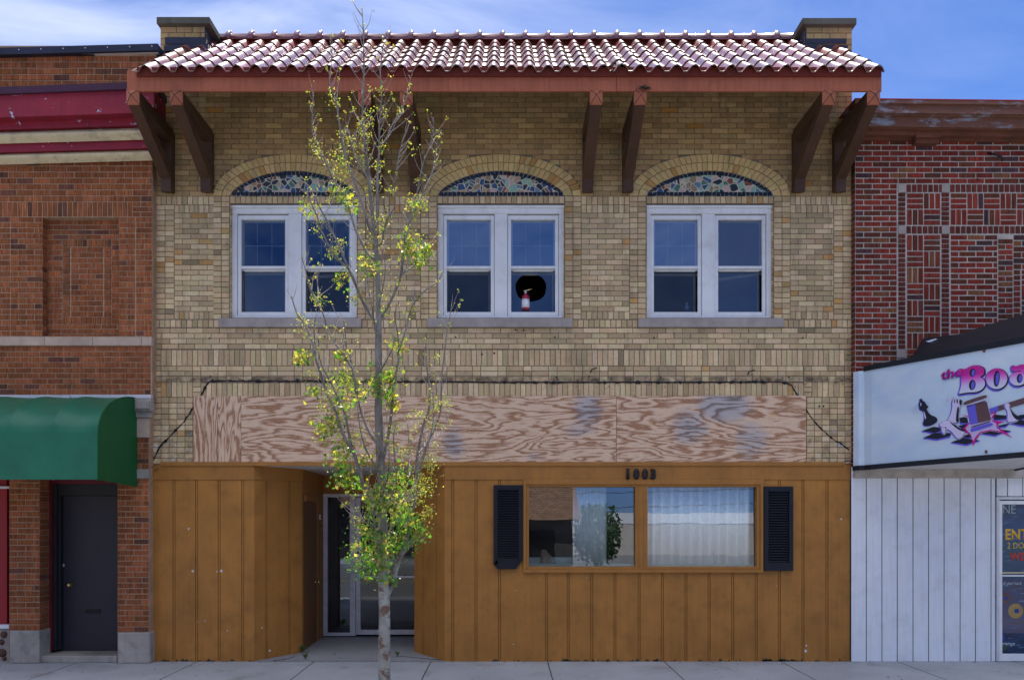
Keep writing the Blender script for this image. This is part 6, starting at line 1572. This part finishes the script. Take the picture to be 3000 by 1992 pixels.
mb = MB(); mb.box(-40, -12, -45, -30, 0, 6); mb.build('building_wall', paint('cream_render', (.55, .5, .42), .8, .1), OC)
for i in range(6):
    mb = MB(); mb.box(-38+i*4.4, -36+i*4.4, -29.99, -29.96, 3.4, 5); mb.build('window', M['glass_low'], OC)
# bushy tree across the street
OT = thing('round_tree', 'bushy green tree across the street, reflected in the shop window', 'tree', (4.0, -27, 0))
mb = MB(); mb.tube([(4.0, -27, -.1), (4.02, -27, 1.0), (3.98, -27, 1.6)], [.14, .11, .08], 10); mb.build('trunk', M['bark'], OT)
lf = MB()
for _ in range(2600):
    a, b = R.uniform(0, 6.283), math.acos(R.uniform(-1, 1)); r = 1.05*R.uniform(.45, 1)**.5*(1+.25*math.sin(3*a)*math.sin(2*b)); o = Vector((4.0+r*math.sin(b)*math.cos(a), -27+r*math.sin(b)*math.sin(a), 1.75+1.2*r*math.cos(b)))
    k = R.uniform(.6, 1.3); leaf(o, .16, (.06*k, .13*k, .03*k))
lf.build('crown', M['leaf'], OT, recalc=False)
gm2 = paint('galvanised_pole', (.3, .3, .32), .5, .1)
for (px_, yy_, h_, lab) in ((7.4, -38, 6.6, 'tall street lamp with twin head, nearer of two reflected in the shop window'), (9.9, -52, 6.4, 'tall street lamp farther off, reflected in the shop window')):
    L = thing('street_lamp', lab, 'street lamp', (px_, yy_, 0)); MB().tube([(px_, yy_, -.1), (px_, yy_, h_)], [.09, .05], 10).build('pole', gm2, L)
    mb = MB(); mb.box(px_-.7, px_+.7, yy_-.05, yy_+.05, h_, h_+.1); mb.box(px_-.8, px_-.4, yy_-.15, yy_+.15, h_+.1, h_+.2); mb.box(px_+.4, px_+.8, yy_-.15, yy_+.15, h_+.1, h_+.2); mb.build('lamp_head', gm2, L)
for i, (xx, yy_) in enumerate(((-22, -56.6), (40, -56.6))):
    U_ = thing('utility_pole', 'wooden utility pole across the street, %s end of the wires' % ('left' if i == 0 else 'right'), 'pole', (xx, yy_, 0))
    MB().tube([(xx, yy_, -.1), (xx, yy_, 9)], [.16, .1], 10).build('pole', M['rustbrown'], U_); MB().box(xx-.06, xx+.06, yy_-1, yy_+1, 8.2, 8.35).build('crossarm', M['rustbrown'], U_)
for k, (z0, dy) in enumerate(((8.3, -.8), (7.6, .8), (6.2, .1), (5.0, .12))):
    pts = [(-22+62*i/30, -56.6+dy, z0-1.6*(1-(2*i/30-1)**2)+(i/30)*.8) for i in range(31)]
    tag(MB().tube(pts, .03, 5).build('overhead_wire', M['blackiron']), ['top rear overhead wire across the street', 'top front overhead wire across the street', 'middle overhead wire across the street', 'lowest overhead wire across the street'][k], 'wire', 'overhead wires across the street')
for o in COL.objects:
    if o.parent is None:
        n_ = o.name.split('.')[0]
        if n_ == 'weed': o['group'] = 'weeds in the entry'
        if n_ == 'street_lamp': o['group'] = 'street lamps across the street'
        if n_ == 'utility_pole': o['group'] = 'utility poles across the street'
        if n_ == 'curtain': o['group'] = 'curtains in the shop window'
